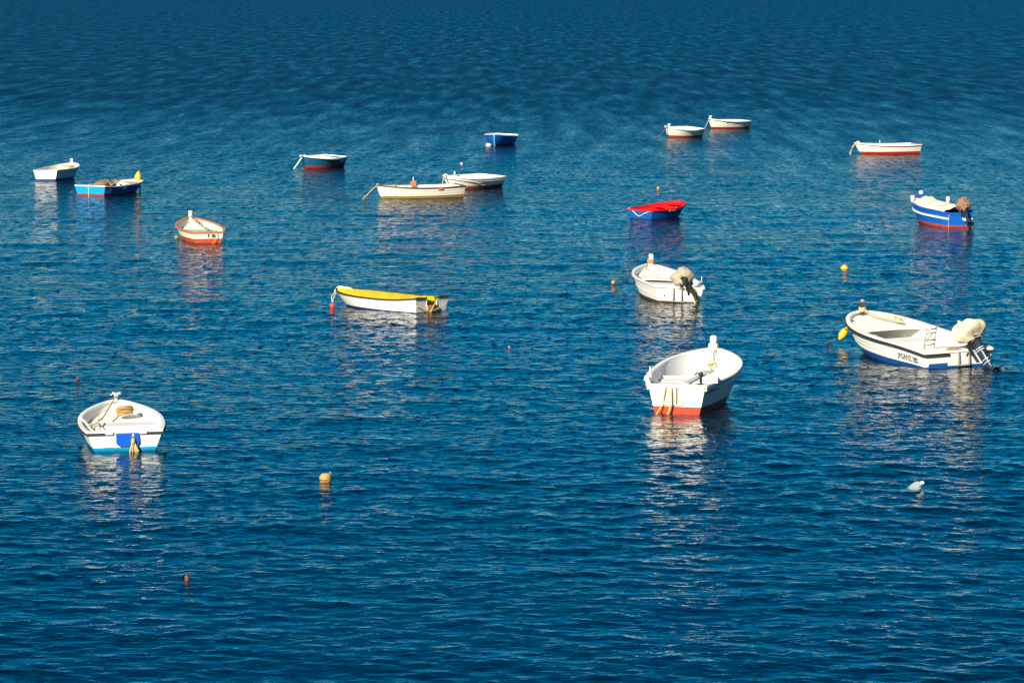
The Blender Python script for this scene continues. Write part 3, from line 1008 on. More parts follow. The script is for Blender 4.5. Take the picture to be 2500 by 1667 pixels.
# ---- E: long white weathered boat
b = Boat(FIT['E'], 'weathered cream boat with dark gunwale and rusty waterline, in front of another white boat')
b.hull(hull_paint('hull_e', (0.80, 0.74, 0.62), (0.42, 0.20, 0.09), 0.05, scum=(0.33, 0.22, 0.06), scum_z=.13, stain=(0.5, 0.3, 0.12), stain_amt=.35)); b.inner(M_white, 0.12)
b.rail(M_darkbrown, .045, .02, .028); b.stern_cap(M_darkbrown, .045, .02, .028)
b.strakes(M_cream, (.50, .66, .82)); b.thwart(.34, .32, .24, mat=M_white); b.thwart(.62, .34, .24, mat=M_white)
b.deck(.86, 1, .02, M_cream, 'breasthook')
pt = b.post(M_wood, .05, .10, 1.0, x=-.05, z0=-.12)
b.line('mooring_line', [(pt.x, .05, .55), b.wp(1.95, .1, .32), b.wp(2.25, .15, .02), b.wp(2.35, .2, -.05)], .018, M_rope)
MB().tube([b.wp(2.18, .13, .12), b.wp(2.32, .18, -.04)], .04, 6).build('weed_clump', M_ropeg, b.root)
y_ = b.halfw(.50, .40)
MB().box((-.02, -y_ + .05, .49), (.20, .09, .20)).build('rowlock_block', M_orange, b.root)
MB().tube([(-.02, -y_ + .05, .58), (-.02, -y_ + .05, .74)], .014, 6).build('rowlock_pin', M_white2, b.root)
MB().box((-.62, b.S(.32, .93)[1] + .02, .40), (.18, .04, .11)).build('rowlock_block', M_orange, b.root)
MB().box((.78, -b.halfw(.73, .45), .47), (.14, .05, .05)).build('rowlock_block', M_wood, b.root)
MB().tube([(-1.45, -.35, .44), (-1.45, -.35, .60)], .012, 5).build('rowlock_pin', M_steel, b.root)

# ---- F: white boat behind E
b = Boat(FIT['F'], 'white boat with dull red bottom half hidden behind the weathered cream boat')
b.hull(hull_paint('hull_f', CREAM, (0.40, 0.075, 0.05), 0.15, stain_amt=.15)); b.inner(M_white, 0.14)
b.rail(M_white2, .055, .02, .04); b.stern_cap(M_white2); b.rub(M_grey, .10, .02, .02)
b.thwart(.35, .32, .24, mat=M_white); b.thwart(.65, .34, .24, mat=M_white); b.deck(.80, 1, .02, M_white)
pt = b.post(M_white2, .05, .13, 1.05, x=-.08)
b.line('mooring_line', [(pt.x, .05, .63), b.wp(b.p['L'] / 2 +0.17, .15, .5), b.wp(b.p['L'] / 2 +0.47, .3, .2), b.wp(b.p['L'] / 2 +0.67, .4, -.05)], .022, M_rope)
MB().box((b.p['L'] / 2 -0.16, .08, .46), (.10, .06, .12)).build('bow_fitting', M_redrail, b.root)
MB().tube([(.10, -.70, .50), (.10, -.70, .62)], .03, 6).build('rowlock_pin', M_white2, b.root)
b.strakes(M_cream, (.55, .72))

# ---- G: small blue boat
b = Boat(FIT['G'], 'bright blue boat with white gunwale, bow towards the viewer, top centre')
b.hull(hull_paint('hull_g', (0.006, 0.12, 0.46), (0.20, 0.03, 0.02), 0.09, stain=(0.01, 0.06, 0.25), stain_amt=.4)); b.inner(M_white2, 0.12)
b.rail(M_white2, .05, .018, .018); b.stern_cap(M_white2)
b.sweep([Vector((float(b.S(1, v)[0]) + .01, 0, float(b.S(1, v)[2]))) for v in np.linspace(.1, 1, 8)], .03, .03, .0, -.04, 'stem_strip', paint('pale_blue_paint', (0.12, 0.42, 0.72)))
b.thwart(.35, .28, .22, mat=M_white2); b.thwart(.65, .32, .22, mat=M_white2)
o = link_mesh('mooring_buoy', *ball((0, 0, 0), .12, 2, 1.3, 1, .8, .08, 3), M_whitecloth, None, True); o.location = (-1.17, 174.3, .05)
tag(o, 'pale little buoy at the foot of the bright blue boat', 'buoy')

# ---- H: red and blue boat
b = Boat(FIT['H'], 'blue boat with bright red inside, lying tilted in the middle right')
b.hull(hull_paint('hull_h', (0.003, 0.085, 0.32), (0.002, 0.03, 0.15), 0.03, stain=(0.0, 0.05, 0.2), stain_amt=.4)); b.inner(M_red, 0.10)
b.rail(M_red, .05, .02, .04); b.stern_cap(M_red, .05, .02, .04)
b.thwart(.42, .27, .22, mat=M_red); b.thwart(.70, .33, .18, mat=M_red)
b.deck(.84, 1, .06, M_red)
MB().box((.02, -b.halfw(.5, .3), .30), (.03, .03, .2)).build('rib', M_orange, b.root)
b.line('stern_bridle', [(-1.29, .34, .31), (-1.31, .12, .16), (-1.30, 0, .12), (-1.31, -.15, .20), (-1.29, -.42, .32)], .012, M_ropew)
b.line('stern_bridle', [(-1.31, .12, .16), (-1.32, .08, .05), b.wp(-1.33, .05, -.04)], .014, M_roped)
MB().box((-1.2, .50, .345), (.06, .05, .04)).build('corner_cleat', M_white2, b.root)
MB().box((-.35, -b.S(.36, 1)[1] - .015, .30), (.38, .03, .045)).build('rowlock_block', M_woodorange, b.root)

# ---- I: small white/red boat
b = Boat(FIT['I'], 'white boat with red bottom, left one of the pair at the top right')
b.hull(hull_paint('hull_i', CREAM, (0.42, 0.05, 0.025), 0.15, stain_amt=.12)); b.inner(M_white2, 0.12)
b.rail(M_white2, .05, .02, .03); b.stern_cap(M_white2); b.rub(M_grey, .05, .02, .015)
b.thwart(.38, .30, .22, mat=M_white2); b.bench(.02, .16, .30, M_white2, 'stern_seat'); b.deck(.80, 1, .02, M_white)
pt = b.post(M_white2, .14, .10, 1.2, x=-.14)
MB().box((b.p['L'] / 2 +0.03, 0, b.p['fb'] + .02), (.34, .08, .05)).build('bow_roller', M_white2, b.root)
b.line('mooring_line', [(b.p['L'] / 2 -0.03, .03, .63), b.wp(b.p['L'] / 2 +0.17, -.1, .35), b.wp(b.p['L'] / 2 +0.32, -.3, .1), b.wp(b.p['L'] / 2 +0.57, -.9, -.05)], .022, M_roped)
b.line('mooring_line', [(b.p['L'] / 2 -0.08, .06, .61), b.wp(b.p['L'] / 2 +0.03, .02, .45), b.wp(b.p['L'] / 2 -0.01, .03, .2)], .02, M_ropew)

# ---- J
b = Boat(FIT['J'], 'white boat with red bottom and round-headed bow post, furthest boat at the top right')
b.hull(hull_paint('hull_j', CREAM, (0.48, 0.03, 0.02), 0.13, stain_amt=.1)); b.inner(M_white2, 0.12)
b.rail(M_white2, .05, .02, .03); b.stern_cap(M_white2); b.rub(M_darkbrown, .035, .022, .02)
b.thwart(.38, .30, .22, mat=M_white2); b.bench(.02, .15, .30, M_white2, 'stern_seat'); b.deck(.82, 1, .02, M_white)
pt = b.post(M_cream, .15, .085, 1.6, x=-.12)
b.line('mooring_line', [(b.p['L'] / 2 -0.14, .04, .62), b.wp(b.p['L'] / 2 +0.08, .0, .4), b.wp(b.p['L'] / 2 +0.16, -.1, .12), b.wp(b.p['L'] / 2 +0.21, -.2, -.05)], .02, M_rope)
MB().box((b.p['L'] * .19, b.S(.7, 1)[1] - .01, .44), (.25, .05, .06)).build('rowlock_block', M_rope, b.root)

# ---- K
b = Boat(FIT['K'], 'white boat seen side-on at the right with red rub rail and deep red bottom')
b.hull(hull_paint('hull_k', (0.82, 0.76, 0.66), (0.50, 0.028, 0.014), 0.14, stain_amt=.1)); b.inner(M_white2, 0.12)
b.rail(M_white2, .05, .02, .03); b.stern_cap(M_redrail); b.rub(M_redrail, .03, .022, .022)
b.thwart(.38, .32, .22, mat=M_white2); b.thwart(.66, .34, .22, mat=M_white2); b.deck(.84, 1, .02, M_white)
pt = b.post(M_cream, .07, .09, 1.3, x=-.18)
for e in (0, .12):
    b.line('mooring_line', [(1.5, .03 + e / 3, .64), b.wp(1.72, .02 + e, .4), b.wp(1.80 + e / 2, .05, .15), b.wp(1.9, .1, -.05)], .016, M_rope)
MB().box((-.78, b.S(.26, 1)[1] - .01, .45), (.20, .06, .09)).build('rowlock_block', M_cream, b.root)
MB().tube([(.0, -.7, .46), (.0, -.7, .62)], .014, 5).build('rowlock_pin', M_white2, b.root)

# ---- L: blue boat with motor
b = Boat(FIT['L'], 'blue boat with white stripe, covered with pale cloth, brown bagged outboard motor', name='motor_boat')
b.hull(hull_paint('hull_l', (0.006, 0.11, 0.46), (0.52, 0.07, 0.02), 0.10, stain=(0.0, 0.07, 0.3), stain_amt=.3)); b.inner(M_blue, 0.14)
b.rail(M_blue, .10, .02, .035); b.stern_cap(M_blue, .10, .02, .035)
b.sweep(b.edge(.72), 0, .03, .028, -.028, 'white_stripe_rail', M_white2)
x_, y_, z_ = (float(q) for q in b.S(0, .72))
MB().box((x_ - .02, -.55 * y_, z_), (.03, .75 * y_, .055)).build('stern_stripe', M_white2, b.root)
MB().box((x_ - .07, -.22, z_ - .02), (.13, .20, .08)).build('boarding_step', M_white2, b.root)
pt = b.post(M_blue, .22, .10, 1.2, x=-.12, head_mat=M_white2, capz=.10)
for t_, sd in ((.80, 1), (.72, -1)):
    yy = float(b.S(t_, 1)[1]) - .05
    zt_ = float(b.sheer(t_))
    MB().lathe([(.055, zt_), (.05, zt_ + .06), (.068, zt_ + .08), (.07, zt_ + .20), (.03, zt_ + .22)], (b.xt(t_), sd * yy, 0), 8).build('bollard', M_white2, b.root)
o = b.deck(.10, .93, -.01, M_whitecloth, 'boat_cover', .05, .075, 4, .07, nt=60, ny=31, parent=False)
tag(o, 'crumpled off-white cloth lying over the inside of the blue motor boat', 'cloth cover')
outboard(b, -.12, 38, .98, 'bag', M_brownbag, M_motorblack, 0, (1.0, .95, 1.05), .03, seed=5)
b.line('mooring_line', [(1.35, .50, .60), b.wp(1.5, .72, .46), b.wp(1.55, .95, .30), b.wp(1.62, 1.22, .12), b.wp(1.7, 1.5, -.03)], .018, M_roped)
b.line('stern_line', [(x_ - .03, .42, .5), (x_ - .05, .43, .2), b.wp(x_ - .06, .43, -.04)], .006, M_ropew)

# ---- M: white boat with beige bagged motor
b = Boat(FIT['M'], 'white boat with tall white bow post and beige-bagged outboard motor tilted up', name='motor_boat')
b.hull(hull_paint('hull_m', (0.80, 0.77, 0.68), (0.22, 0.13, 0.07), 0.06, scum=GROWTH, scum_z=.055, stain_amt=.22)); b.inner(M_white, 0.15)
b.rail(M_white, .07, .03, .03); b.stern_cap(M_white, .07, .03, .03)
b.strakes(M_white, (.62,), .01)
b.bench(.30, .46, .36, M_white, 'centre_seat'); b.deck(.60, 1, .13, M_white, 'foredeck', .015)
b.bench(.012, .13, .38, M_white, 'stern_seat'); b.thwart(.22, .34, .20, mat=M_white)
pt = b.post(M_white2, .27, .105, 1.05, x=-.10)
ring_wrap((pt.x, 0, pt.z - .15), .08, M_ropeor, b.root, turns=4, tr=.020)
for sd in (1, -1):
    b.line('bow_rope', [(pt.x - .05, sd * .08, pt.z - .2), (1.7, sd * .17, .58), (1.62, sd * .15, .52)], .014, M_ropeg)
outboard(b, -.10, 74, 1.0, 'bag', M_canvasg, M_motorblack, 0, (1.05, 1.0, 1.15), .06, seed=9)
fr = MB()
fr.tube([(-2.06, .16, .40), (-2.08, .16, .05)], .018, 6); fr.tube([(-2.06, -.06, .40), (-2.08, -.06, .05)], .018, 6); fr.tube([(-2.08, .20, .06), (-2.08, -.12, .05)], .018, 6)
fr.build('swim_ladder', M_steel, b.root)
b.line('stern_line', [(-2.0, -.28, .47), (-2.08, -.33, .36), (-2.10, -.38, .15), b.wp(-2.14, -.43, -.04)], .022, M_ropey)
b.line('stern_line', [(-2.02, -.30, .47), (-2.08, -.40, .38), (-2.11, -.47, .12), b.wp(-2.14, -.52, -.04)], .018, M_ropeg)
b.line('fender_cord', [(.55, .70, .52), (.35, .66, .46), (.1, .60, .40), (-.2, .66, .36)], .014, M_roped)
MB().tube([(-1.35, -.72, .44), (-1.35, -.72, .66)], .012, 6).build('rowlock_pin', M_strip, b.root)
MB().box((-1.35, -.73, .40), (.10, .05, .16)).build('rowlock_block', M_wood, b.root)
for y0_ in (.38,):
    MB().lathe([(.02, 0), (.02, .03)], (-2.0, y0_, .20), 8, Matrix.Rotation(-1.57, 3, 'Y')).build('drain_plug', M_dark, b.root)
o = link_mesh('mooring_buoy', *ball((0, 0, 0), .055, 2), M_buoyor, None, True); o.location = (2.78, 95.2, .03)
tag(o, 'small orange buoy on a dark line left of the beige-bagged motor boat', 'buoy')
lp = b.local((2.84, 95.2, .03)); l1 = Vector((.9, .74, .46))
b.line('mooring_line', [l1, (l1 * .6 + lp * .4) + Vector((0, 0, -.10)), (l1 * .25 + lp * .75) + Vector((0, 0, -.09)), lp], .014, M_roped)

# ---- N: large white motor boat
b = Boat(FIT['N'], 'large white motor boat with black rub rail, blue bottom and cream-covered motor', name='motor_boat')
b.hull(hull_paint('hull_n', (0.80, 0.78, 0.72), (0.01, 0.075, 0.26), 0.155, stain_amt=.18, scum=(0.01, 0.05, 0.15), scum_z=-.02)); b.inner(M_white, 0.18)
b.rail(M_white, .09, .02, .03); b.stern_cap(M_white, .10, .02, .03)
b.rub(M_dark, .03, .05, .04); b.stern_rub(M_dark, .03, .05, ((-1.02, -.62), (.30, 1.02)), .04)
b.strakes(M_white, (.50, .62, .74), .008)
b.deck(.68, 1, .09, M_white, 'foredeck', .02); b.bench(.40, .56, .42, M_white, 'centre_seat')
b.bench(.10, .24, .40, M_white, 'stern_seat'); b.deck(.006, .10, .02, M_white, 'stern_deck', .0)
for sd in (1, -1):
    mb = MB()
    P = []
    for t_ in np.linspace(.10, .68, 12):
        yo = b.halfw(t_, .40)
        P.append((b.xt(t_), sd * (yo - .10), .40))
    for i in range(11):
        (xa, ya, za), (xb_, yb_, zb_) = P[i], P[i + 1]
        mb.add([(xa, ya, .40), (xb_, yb_, .40), (xb_, yb_ + sd * .10, .41), (xa, ya + sd * .10, .41), (xa, ya, .18), (xb_, yb_, .18)], [(0, 1, 2, 3), (0, 4, 5, 1)])
    mb.build('side_bench', M_white, b.root)
pt = b.post(M_darkbrown, .27, .075, 1.0, x=-.10, head_mat=M_steel, capz=.05)
ring_wrap((pt.x, 0, pt.z - .20), .07, M_rope, b.root, turns=4, tr=.02)
b.line('bow_rope', [(pt.x - .05, 0, .80), (1.65, -.10, .70), (1.25, -.30, .66), (1.05, -.40, .665)], .014, M_rope)
b.line('bow_rope', [(pt.x - .05, -.05, .80), (1.70, -.18, .70), (1.35, -.36, .66), (1.0, -.46, .665)], .014, M_rope)
o = MB()
for i in range(4):
    o.tube([(1.10 + .02 * i + (.10 - .012 * i) * math.cos(a), -.40 + (.07 + .008 * i) * math.sin(a), .66 + .012 * i) for a in np.linspace(0, 6.283, 13)[:-1]], .014, 5, True)
o = o.build('rope_coil', M_rope, None, True); o.matrix_world = b.M
tag(o, 'tan rope coil on the foredeck of the large white motor boat', 'rope coil')
# lettering on the port quarter
b.text('JAGANZ 380', -1.08, .235, .12, 1, M_ink, .82)
# boarding ladder folded up inside the stern
lad = bpy.data.objects.new('boarding_ladder', None); COL.objects.link(lad); lad.parent = b.root
lad.location = (-1.55, .38, .42); lad.rotation_euler = (0, math.radians(-8), math.radians(20))
for y0_ in (-.17, .17):
    MB().tube([(0, y0_, -.12), (0, y0_, .52)], .016, 6).build('ladder_rail', M_steel, lad, True)
for z0_ in (.12, .22, .38, .47):
    MB().tube([(0, -.17, z0_), (0, .17, z0_)], .016, 6).build('rung', M_steel, lad, True)
MB().tube([(0, -.08, .40), (0.02, .06, .24)], .012, 5).build('strut', M_steel, lad)
outboard(b, -.30, 40, 1.26, 'bag', M_canvas, M_motor, 16, (1.02, 1.12, .76), .06, 'stripes', seed=12, peaks=((-.20, .20, .15, .06), (-.14, -.10, .09, .09)))
# blue boot-top step on the port half of the transom, clamp pad, auxiliary fitting
x_ = float(b.S(0, .4)[0])
y_ = float(b.S(0, .35)[1])
MB().box((x_ - .012, y_ * .67, .12), (.018, y_ * .62, .21)).build('transom_patch', paint('deep_blue_paint', (0.01, 0.075, 0.26)), b.root)
fr = MB()
fr.tube([(x_ - .05, .02, .46), (x_ - .06, .02, .17)], .028, 6); fr.tube([(x_ - .05, -.24, .46), (x_ - .06, -.24, .17)], .028, 6); fr.tube([(x_ - .06, .04, .16), (x_ - .06, -.26, .16)], .02, 6)
fr.build('clamp_frame', M_steel, b.root)
MB().box((x_ + .02, .10, .50), (.12, .30, .10)).build('control_box', M_wood, b.root)
vs, fs = ball((0, 0, 0), .105, 3, .85, .85, 1.4)
o = MB().add(vs, fs); o.lathe([(.03, .12), (.04, .17)], (0, 0, 0), 8); o.lathe([(.03, -.17), (.04, -.12)], (0, 0, 0), 8)
o = o.build('fender', M_buoyyel, None, True)
o.location = (7.56, 79.05, .265); o.rotation_euler = (0, math.radians(40), math.radians(25))
tag(o, 'yellow fender float on the bow line of the large white motor boat', 'fender')
lp = b.local((7.60, 79.0, .37)); lq = b.local((7.13, 79.6, -.05)); lm = b.local((7.40, 79.2, .12))
b.line('mooring_line', [(1.95, .12, .66), (1.92, .28, .52), lp], .014, M_rope)
b.line('mooring_line', [lm, lq], .02, M_roped)
for t_, sd in ((.88, 1), (.86, -1), (.50, 1)):
    MB().box((b.xt(t_), sd * (float(b.S(t_, 1)[1]) - .12), float(b.sheer(t_)) + .0), (.10, .03, .03)).build('deck_cleat', M_wood, b.root)

# ---- O: grey-white boat with red bottom, near right
b = Boat(FIT['O'], 'big white open boat with red bottom and grey interior, stern towards the viewer')
b.hull(hull_paint('hull_o', (0.80, 0.79, 0.72), (0.56, 0.055, 0.02), 0.20, stain=(0.5, 0.48, 0.40), stain_amt=.45, scum=(0.35, 0.02, 0.01), scum_z=.02)); b.inner(M_grey, 0.18)
b.rail(M_white2, .08, .035, .04); b.stern_cap(M_white2, .10, .03, .05); b.rub(M_grey, .055, .05, .028)
b.thwart(.22, .52, .30, .05, M_white2); b.bench(.45, .56, .42, M_grey, 'centre_seat'); b.thwart(.56, .46, .10, .03, M_white2)
b.bench(.012, .10, .36, M_grey, 'stern_seat')
pt = b.post(M_white2, .26, .11, 1.1, x=-.08, capz=.14)
ring_wrap((pt.x, 0, pt.z - .12), .09, M_ropew, b.root, turns=5, tr=.018)
b.line('bow_rope', [(pt.x - .07, .01, pt.z - .1), (pt.x - .10, .03, .78), (pt.x - .12, .0, .66), (pt.x - .14, .02, .55)], .022, M_ropew)
b.line('bow_rope', [(pt.x - .09, -.02, pt.z - .1), (pt.x - .12, -.02, .76), (pt.x - .14, .03, .68), (pt.x - .15, -.01, .58)], .018, M_ropew)
o = MB()
for i in range(3):
    o.tube([(pt.x - .17 - .01 * i, .01 + (.085 - .010 * i) * math.cos(a), .50 + (.085 - .010 * i) * math.sin(a)) for a in np.linspace(0, 6.283, 15)[:-1]], .016, 6, True)
o = o.build('rope_coil', paint('pinkish_rope', (0.72, 0.42, 0.22), (.6, .4, .25), .5, .85), None, True); o.matrix_world = b.M
tag(o, 'orange rope ring hanging inside the bow of the big red-bottomed boat', 'rope coil')
xs_ = float(b.S(0, .7)[0])
MB().box((xs_ - .012, .06, .41), (.022, .37, .36)).build('motor_pad', M_padgreen, b.root)
MB().box((xs_ - .030, .0, .42), (.016, .018, .34)).build('pad_slot', M_dark, b.root)
b.line('stern_line', [(-2.02, .22, .66), (-2.08, .22, .55), (-2.10, .28, .25), (-2.14, .38, .06), b.wp(-2.2, .46, -.04)], .014, M_ropey)
b.line('stern_line', [(-2.02, .10, .66), (-2.09, .10, .50), (-2.11, .10, .25), (-2.13, .18, .02), b.wp(-2.2, .24, -.05)], .020, M_ropey)
b.line('stern_line', [(-2.09, .13, .60), (-2.11, .12, .40), (-2.12, .09, .24)], .018, M_ropew)
b.text('MONARCO IL 85', -1.95, .455, .062, -1, M_ink, .95)
for sd in (1, -1):
    t_ = .13
    yy = float(b.S(t_, 1)[1])
    MB().box((b.xt(t_), sd * (yy - .01), float(b.sheer(t_)) + .04), (.30, .09, .08), taper=.8).build('rowlock_block', M_white2, b.root)
MB().tube([(b.xt(.13), .62, .68), (b.xt(.13) + .01, .63, .88)], [.028, .012], 6).build('rowlock_pin', M_white2, b.root)
# grey plank lying over the thwart and black hand fitting
o = MB().box((-1.30, -.24, .66), (1.15, .13, .03), Euler((0, -.06, -.18)).to_matrix())
o.box((-.72, -.34, .70), (.34, .20, .022), Euler((0, -.06, -.18)).to_matrix())
o = o.build('oar', M_plank, None); o.matrix_world = b.M
tag(o, 'grey flat oar lying from the stern across the seat of the big red-bottomed boat', 'oar')
o = MB(); o.lathe([(.045, 0), (.03, .04), (.028, .22), (.05, .24), (.055, .30), (.02, .34)], (0, 0, 0), 8)
o.tube([(0, 0, .28), (-.02, .08, .31), (-.03, .15, .27)], .020, 6)
o = o.build('hand_pump', M_motorblack, None, True); o.matrix_world = b.M @ Matrix.Translation((-1.45, -.36, .53)) @ Matrix.Scale(.82, 4)
tag(o, 'black hooked hand fitting standing on the stern seat of the red-bottomed boat', 'hand pump')

# ---- P: white boat with yellow cover
NP = (-.28, .32, .22)
b = Boat(FIT['P'], 'white boat with bright yellow cover, black rail and notched stern')
b.hull(hull_paint('hull_p', (0.80, 0.78, 0.74), (0.02, 0.05, 0.24), 0.035, stain_amt=.14), notch=NP); b.inner(M_cream, 0.08, notch=NP)
b.rail(M_dark, .035, .022, .022); b.stern_cap(M_dark, .035, .022, .022, notch=NP)
b.deck(.06, .985, .002, M_yellow, 'cover_sheet', .03, .012, 6, .012, nt=50, ny=21)
x_ = float(b.S(0, .8)[0])
vs = []; fs = []
yb_ = float(b.S(0, 1)[1])
for i, (dx_, z_) in enumerate(((.16, .41), (.07, .375), (.035, .33), (.028, .29))):
    for y0_ in (-.28, -.12, .02, .18, .32):
        vs.append((x_ + dx_, y0_ * yb_ * .98, z_ - .003 * (i == 0)))
for i in range(3):
    for k in range(4):
        a = i * 5 + k
        fs.append((a, a + 5, a + 6, a + 1))
link_mesh('cover_flap', vs, fs, M_yellow, b.root)
MB().box((x_ - .02, .015, .09), (.04, .34, .22)).build('motor_pad', M_woodorange, b.root)
MB().tube([(x_ - .05, -.05, .22), (x_ - .055, .10, .03)], .018, 6).build('pad_bar', M_wood, b.root)
MB().tube([(x_ - .05, -.02, .24), (x_ - .055, -.10, .02)], .014, 6).build('pad_bar', M_darkbrown, b.root)
b.line('stern_bridle', [(x_ - .01, .58, .20), (x_ - .05, .25, .08), (x_ - .06, .05, .06), (x_ - .05, -.25, .12), (x_ - .01, -.56, .20)], .012, M_ropey)
b.line('stern_line', [(x_ - .06, .05, .08), (x_ - .07, .15, .02), b.wp(x_ - .1, .40, -.03)], .014, M_ropey)
b.line('bow_rope', [(1.25, .06, .37), (1.45, .02, .42), (1.62, .0, .40), (1.70, .02, .30), (1.66, .03, .22)], .024, M_ropew)
b.line('bow_rope', [(1.20, -.10, .37), (1.4, -.06, .41), (1.6, -.02, .38)], .022, M_ropew)
rb_ = Vector((-4.56, 88.0, .10)); lb = b.local((rb_.x, rb_.y, .16))
b.line('mooring_line', [(1.64, .0, .34), (Vector((1.64, 0, .34)) + lb) / 2 + Vector((0, 0, .02)), lb], .014, M_ropew)
b.line('mooring_line', [(1.66, .03, .30), (Vector((1.66, .03, .30)) + lb) / 2 + Vector((.03, .05, 0)), lb], .014, M_ropew)
o = link_mesh('mooring_buoy', *ball((0, 0, 0), .075, 3, .85, .85, 1.1), M_buoyred, None, True); o.location = (rb_.x, rb_.y, .05)
tag(o, 'small red buoy hanging at the bow of the yellow-covered boat', 'buoy')

# ---- Q: white boat near left
b = Boat(FIT['Q'], 'white dinghy at the lower left with blue patch on its stern and cyan waterline')
b.hull(hull_paint('hull_q', (0.81, 0.79, 0.74), (0.0, 0.30, 0.58), 0.075, stain_amt=.18, scum=(0.0, 0.16, 0.36), scum_z=-.01)); b.inner(M_white, 0.13)
b.rail(M_white, .065, .015, .03); b.stern_cap(M_white, .07, .015, .03)
b.rub(M_dark, .022, .035, .03); b.stern_rub(M_dark, .022, .035, ((-1.03, -.52), (.48, 1.03)), .03)
b.thwart(.16, .30, .26, .035, M_white); b.bench(.34, .50, .30, M_white, 'centre_seat'); b.deck(.66, 1, .16, M_white, 'foredeck', .01)
x_ = float(b.S(0, 1)[0]); y_ = float(b.S(0, 1)[1])
for c_ in (.42, -.48):
    MB().box((x_ - .02, c_ * y_, .345), (.06, .13, .055)).build('transom_bracket', M_white2, b.root)
MB().box((x_ + .06, .12, .40), (.05, .09, .07)).build('transom_block', M_white2, b.root)
# blue pad with rounded lower corners
pts = [(-.235, .0), (.175, .0), (.175, -.17), (.15, -.205), (.12, -.222), (-.18, -.222), (-.21, -.205), (-.235, -.17)]
vs = [(x_ - .022, -p[0], .325 + p[1]) for p in pts] + [(x_ + .03, -p[0], .325 + p[1]) for p in pts]
n_ = len(pts)
link_mesh('motor_pad', [(v[0], -v[1] - .02, v[2]) for v in vs], [tuple(range(n_)), tuple(range(2 * n_ - 1, n_ - 1, -1))] + [(i, i + n_, (i + 1) % n_ + n_, (i + 1) % n_) for i in range(n_)], M_padblue, b.root)
MB().tube([(x_ - .035, -.145 + .028 * math.cos(a), .25 + .028 * math.sin(a)) for a in np.linspace(0, 6.283, 11)[:-1]], .007, 5, True).build('stern_ring', M_steel, b.root, True)
MB().box((x_ - .03, -.145, .29), (.012, .03, .05)).build('ring_plate', M_strip, b.root)
q = random.Random(3)
for i in range(9):
    dy_ = q.uniform(-.09, .09)
    z1 = q.uniform(-.06, .06)
    m_ = (M_ropey, M_rope, M_ropeg, M_ropey)[i % 4]
    b.line('rope_tail', [(x_ - .04, -.145, .235), (x_ - .06, -.145 + dy_ * .35, .15), (x_ - .07, -.145 + dy_ * .8, .06), (x_ - .06, -.145 + dy_ * 1.1, z1 - .03)], q.uniform(.010, .017), m_, 6)
MB().tube([(x_ - .045, -.145, .24), (x_ - .055, -.14, .19), (x_ - .06, -.15, .12)], [.025, .045, .025], 7).build('rope_knot', M_rope, b.root, True)
# bow fitting with rope, painter to the seat, coil
zt_ = float(b.sheer(1.0)); xb_ = b.p['L'] / 2
MB().lathe([(.035, zt_ - .02), (.03, zt_ + .08), (.05, zt_ + .10), (.03, zt_ + .12)], (xb_ - .08, 0, 0), 8).build('bow_post', M_strip, b.root)
mb = MB()
for i in range(9):
    a = i * .7
    mb.tube([(xb_ - .08, 0, zt_ + .09), (xb_ - .08 + .05 * math.cos(a), .05 * math.sin(a), zt_ + .13), (xb_ - .08 + .09 * math.cos(a), .10 * math.sin(a), zt_ + .11 + .03 * math.sin(3 * a))], .010, 5)
mb.build('bow_knot', M_ropew, b.root, True)
b.line('painter_line', [(xb_ - .1, 0, zt_ + .07), (.9, .16, .47), (.1, .32, .37), (-.55, .42, .40), (-.9, .40, .31)], .014, M_rope)
b.line('painter_line', [(-.55, .42, .36), (-.50, .58, .34), (-.62, .72, .33), (-.80, .66, .32), (-.62, .50, .36), (-.56, .42, .38)], .012, M_rope)
b.line('painter_line', [(-.56, .42, .38), (-.70, .38, .32), (-.95, .42, .31), (-1.2, .40, .32), (-1.24, .40, .16)], .013, M_rope)
MB().tube([(-.1, .72, .42), (-.75, .58, .33)], .018, 6).build('white_stick', M_white2, b.root)
o = MB()
q = random.Random(9)
for i in range(11):
    rr = .135 - .05 * (i % 4) / 3
    o.tube([(rr * 1.0 * math.cos(a) + q.uniform(-.01, .01), rr * 1.15 * math.sin(a) + q.uniform(-.01, .01), .02 + .017 * i / 1.4 + .012 * math.sin(2 * a + i)) for a in np.linspace(0, 6.283, 13)[:-1]], .017, 5, True)
o = o.build('rope_coil', paint('brown_rope', (0.40, 0.24, 0.09), (.2, .12, .05), .7, .9, 18), None, True)
o.matrix_world = b.M @ Matrix.Translation((.78, -.12, .345))
tag(o, 'brown rope coil heaped in the bow of the white dinghy with a blue stern patch', 'rope coil')

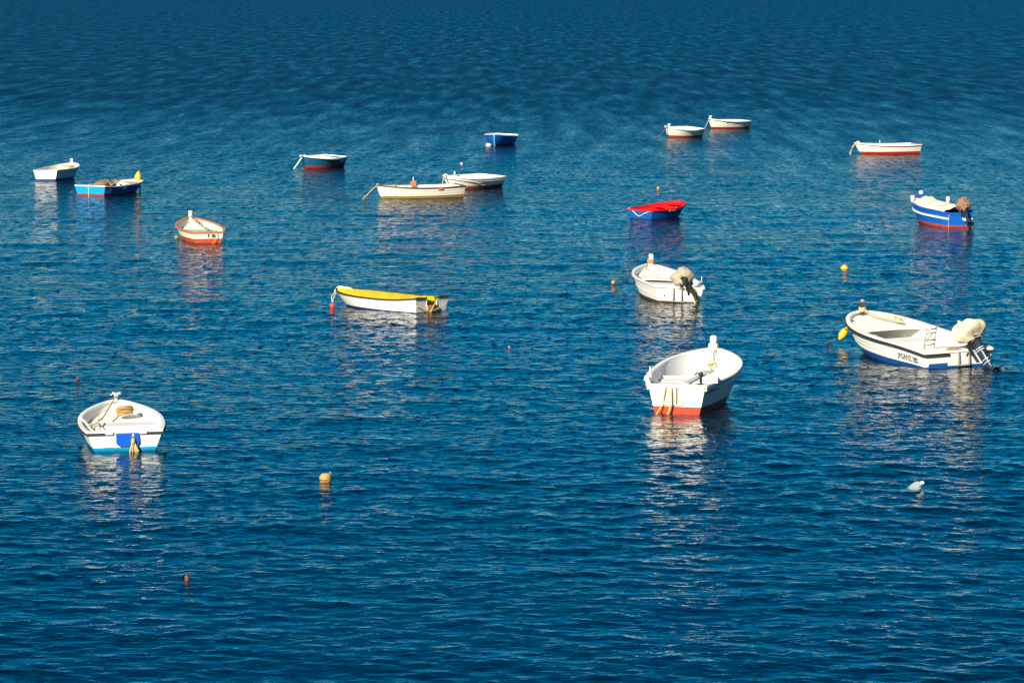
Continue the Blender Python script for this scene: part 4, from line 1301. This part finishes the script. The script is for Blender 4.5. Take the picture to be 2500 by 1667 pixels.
# ------------------------------------------------------------------ buoys and floating things
def float_thing(name, at, mat, label, cat, r, sx=1, sy=1, sz=1, lump=.05, sink=.0, seed=2, group=None):
    o = link_mesh(name, *ball((0, 0, 0), r, 3, sx, sy, sz, lump, seed), mat, None, True)
    o.location = (at[0], at[1], sink)
    tag(o, label, cat, group)
    return o
o = float_thing('mooring_buoy', (-3.10, 57.35), M_buoyold, 'big weathered yellow-brown buoy alone in the lower middle', 'buoy', .108, 1.0, 1.0, .95, .05, .045, 6)
MB().tube([(.05, 0, .07), (.075, 0, .115), (.10, 0, .075)], .010, 5).build('buoy_eye', M_steel, o, True)
MB().tube([(.101 * math.cos(a), .101 * math.sin(a), -.01) for a in np.linspace(0, 6.283, 19)[:-1]], .010, 5, True).build('seam_band', M_drift, o, True)
o = float_thing('mooring_buoy', (9.62, 100.4), M_buoyyel, 'low yellow buoy on open water above the large motor boat', 'buoy', .12, 1.0, 1.0, .9, .06, -.02, 3)
MB().tube([(.0, -.06, .10), (.03, -.08, .14), (.06, -.06, .09)], .012, 5).build('buoy_eye', M_steel, o, True)
float_thing('mooring_buoy', (-2.27, 156.9), M_whitecloth, 'tiny pale buoy above the white boat pair in the upper middle', 'buoy', .055, sink=.03)
float_thing('mooring_buoy', (5.83, 138.7), M_buoyor, 'small orange-yellow buoy above the red and blue boat', 'buoy', .065, sink=.02)
float_thing('mooring_buoy', (-.06, 78.55), M_pink, 'tiny pink buoy in the middle of the open water', 'buoy', .026, sink=.012)
float_thing('mooring_buoy', (7.63, 118.6), M_buoyred, 'tiny red float on open water right of the red and blue boat', 'buoy', .02, sink=.01)
float_thing('driftwood', (-9.06, 72.2), M_drift, 'small dark piece of drift near the left edge', 'driftwood', .035, 1, 1, 1.2, .1, .02)
o = float_thing('driftwood', (-4.51, 47.75), M_drift, 'reddish brown chunk bobbing at the bottom left', 'driftwood', .04, .9, .9, 1.5, .15, .03, 8)
# plastic jug
jr = Euler((math.radians(62), 0, math.radians(38))).to_matrix()
jug = MB().lathe([(.05, -.13), (.078, -.115), (.082, -.02), (.078, .04), (.055, .085), (.028, .11), (.024, .135)], (0, 0, 0), 14)
jug = jug.build('plastic_jug', M_jug, None, True)
jug.location = (6.62, 56.45, .05)
jug.rotation_euler = (math.radians(60), 0, math.radians(40))
tag(jug, 'empty clear plastic jug floating at the lower right', 'plastic jug')
MB().lathe([(.030, .132), (.030, .165)], (0, 0, 0), 10).build('jug_cap', M_white2, jug)
MB().tube([(.078, 0, .0), (.115, 0, .03), (.10, 0, .08), (.05, 0, .09)], .012, 6).build('jug_handle', M_white2, jug, True)
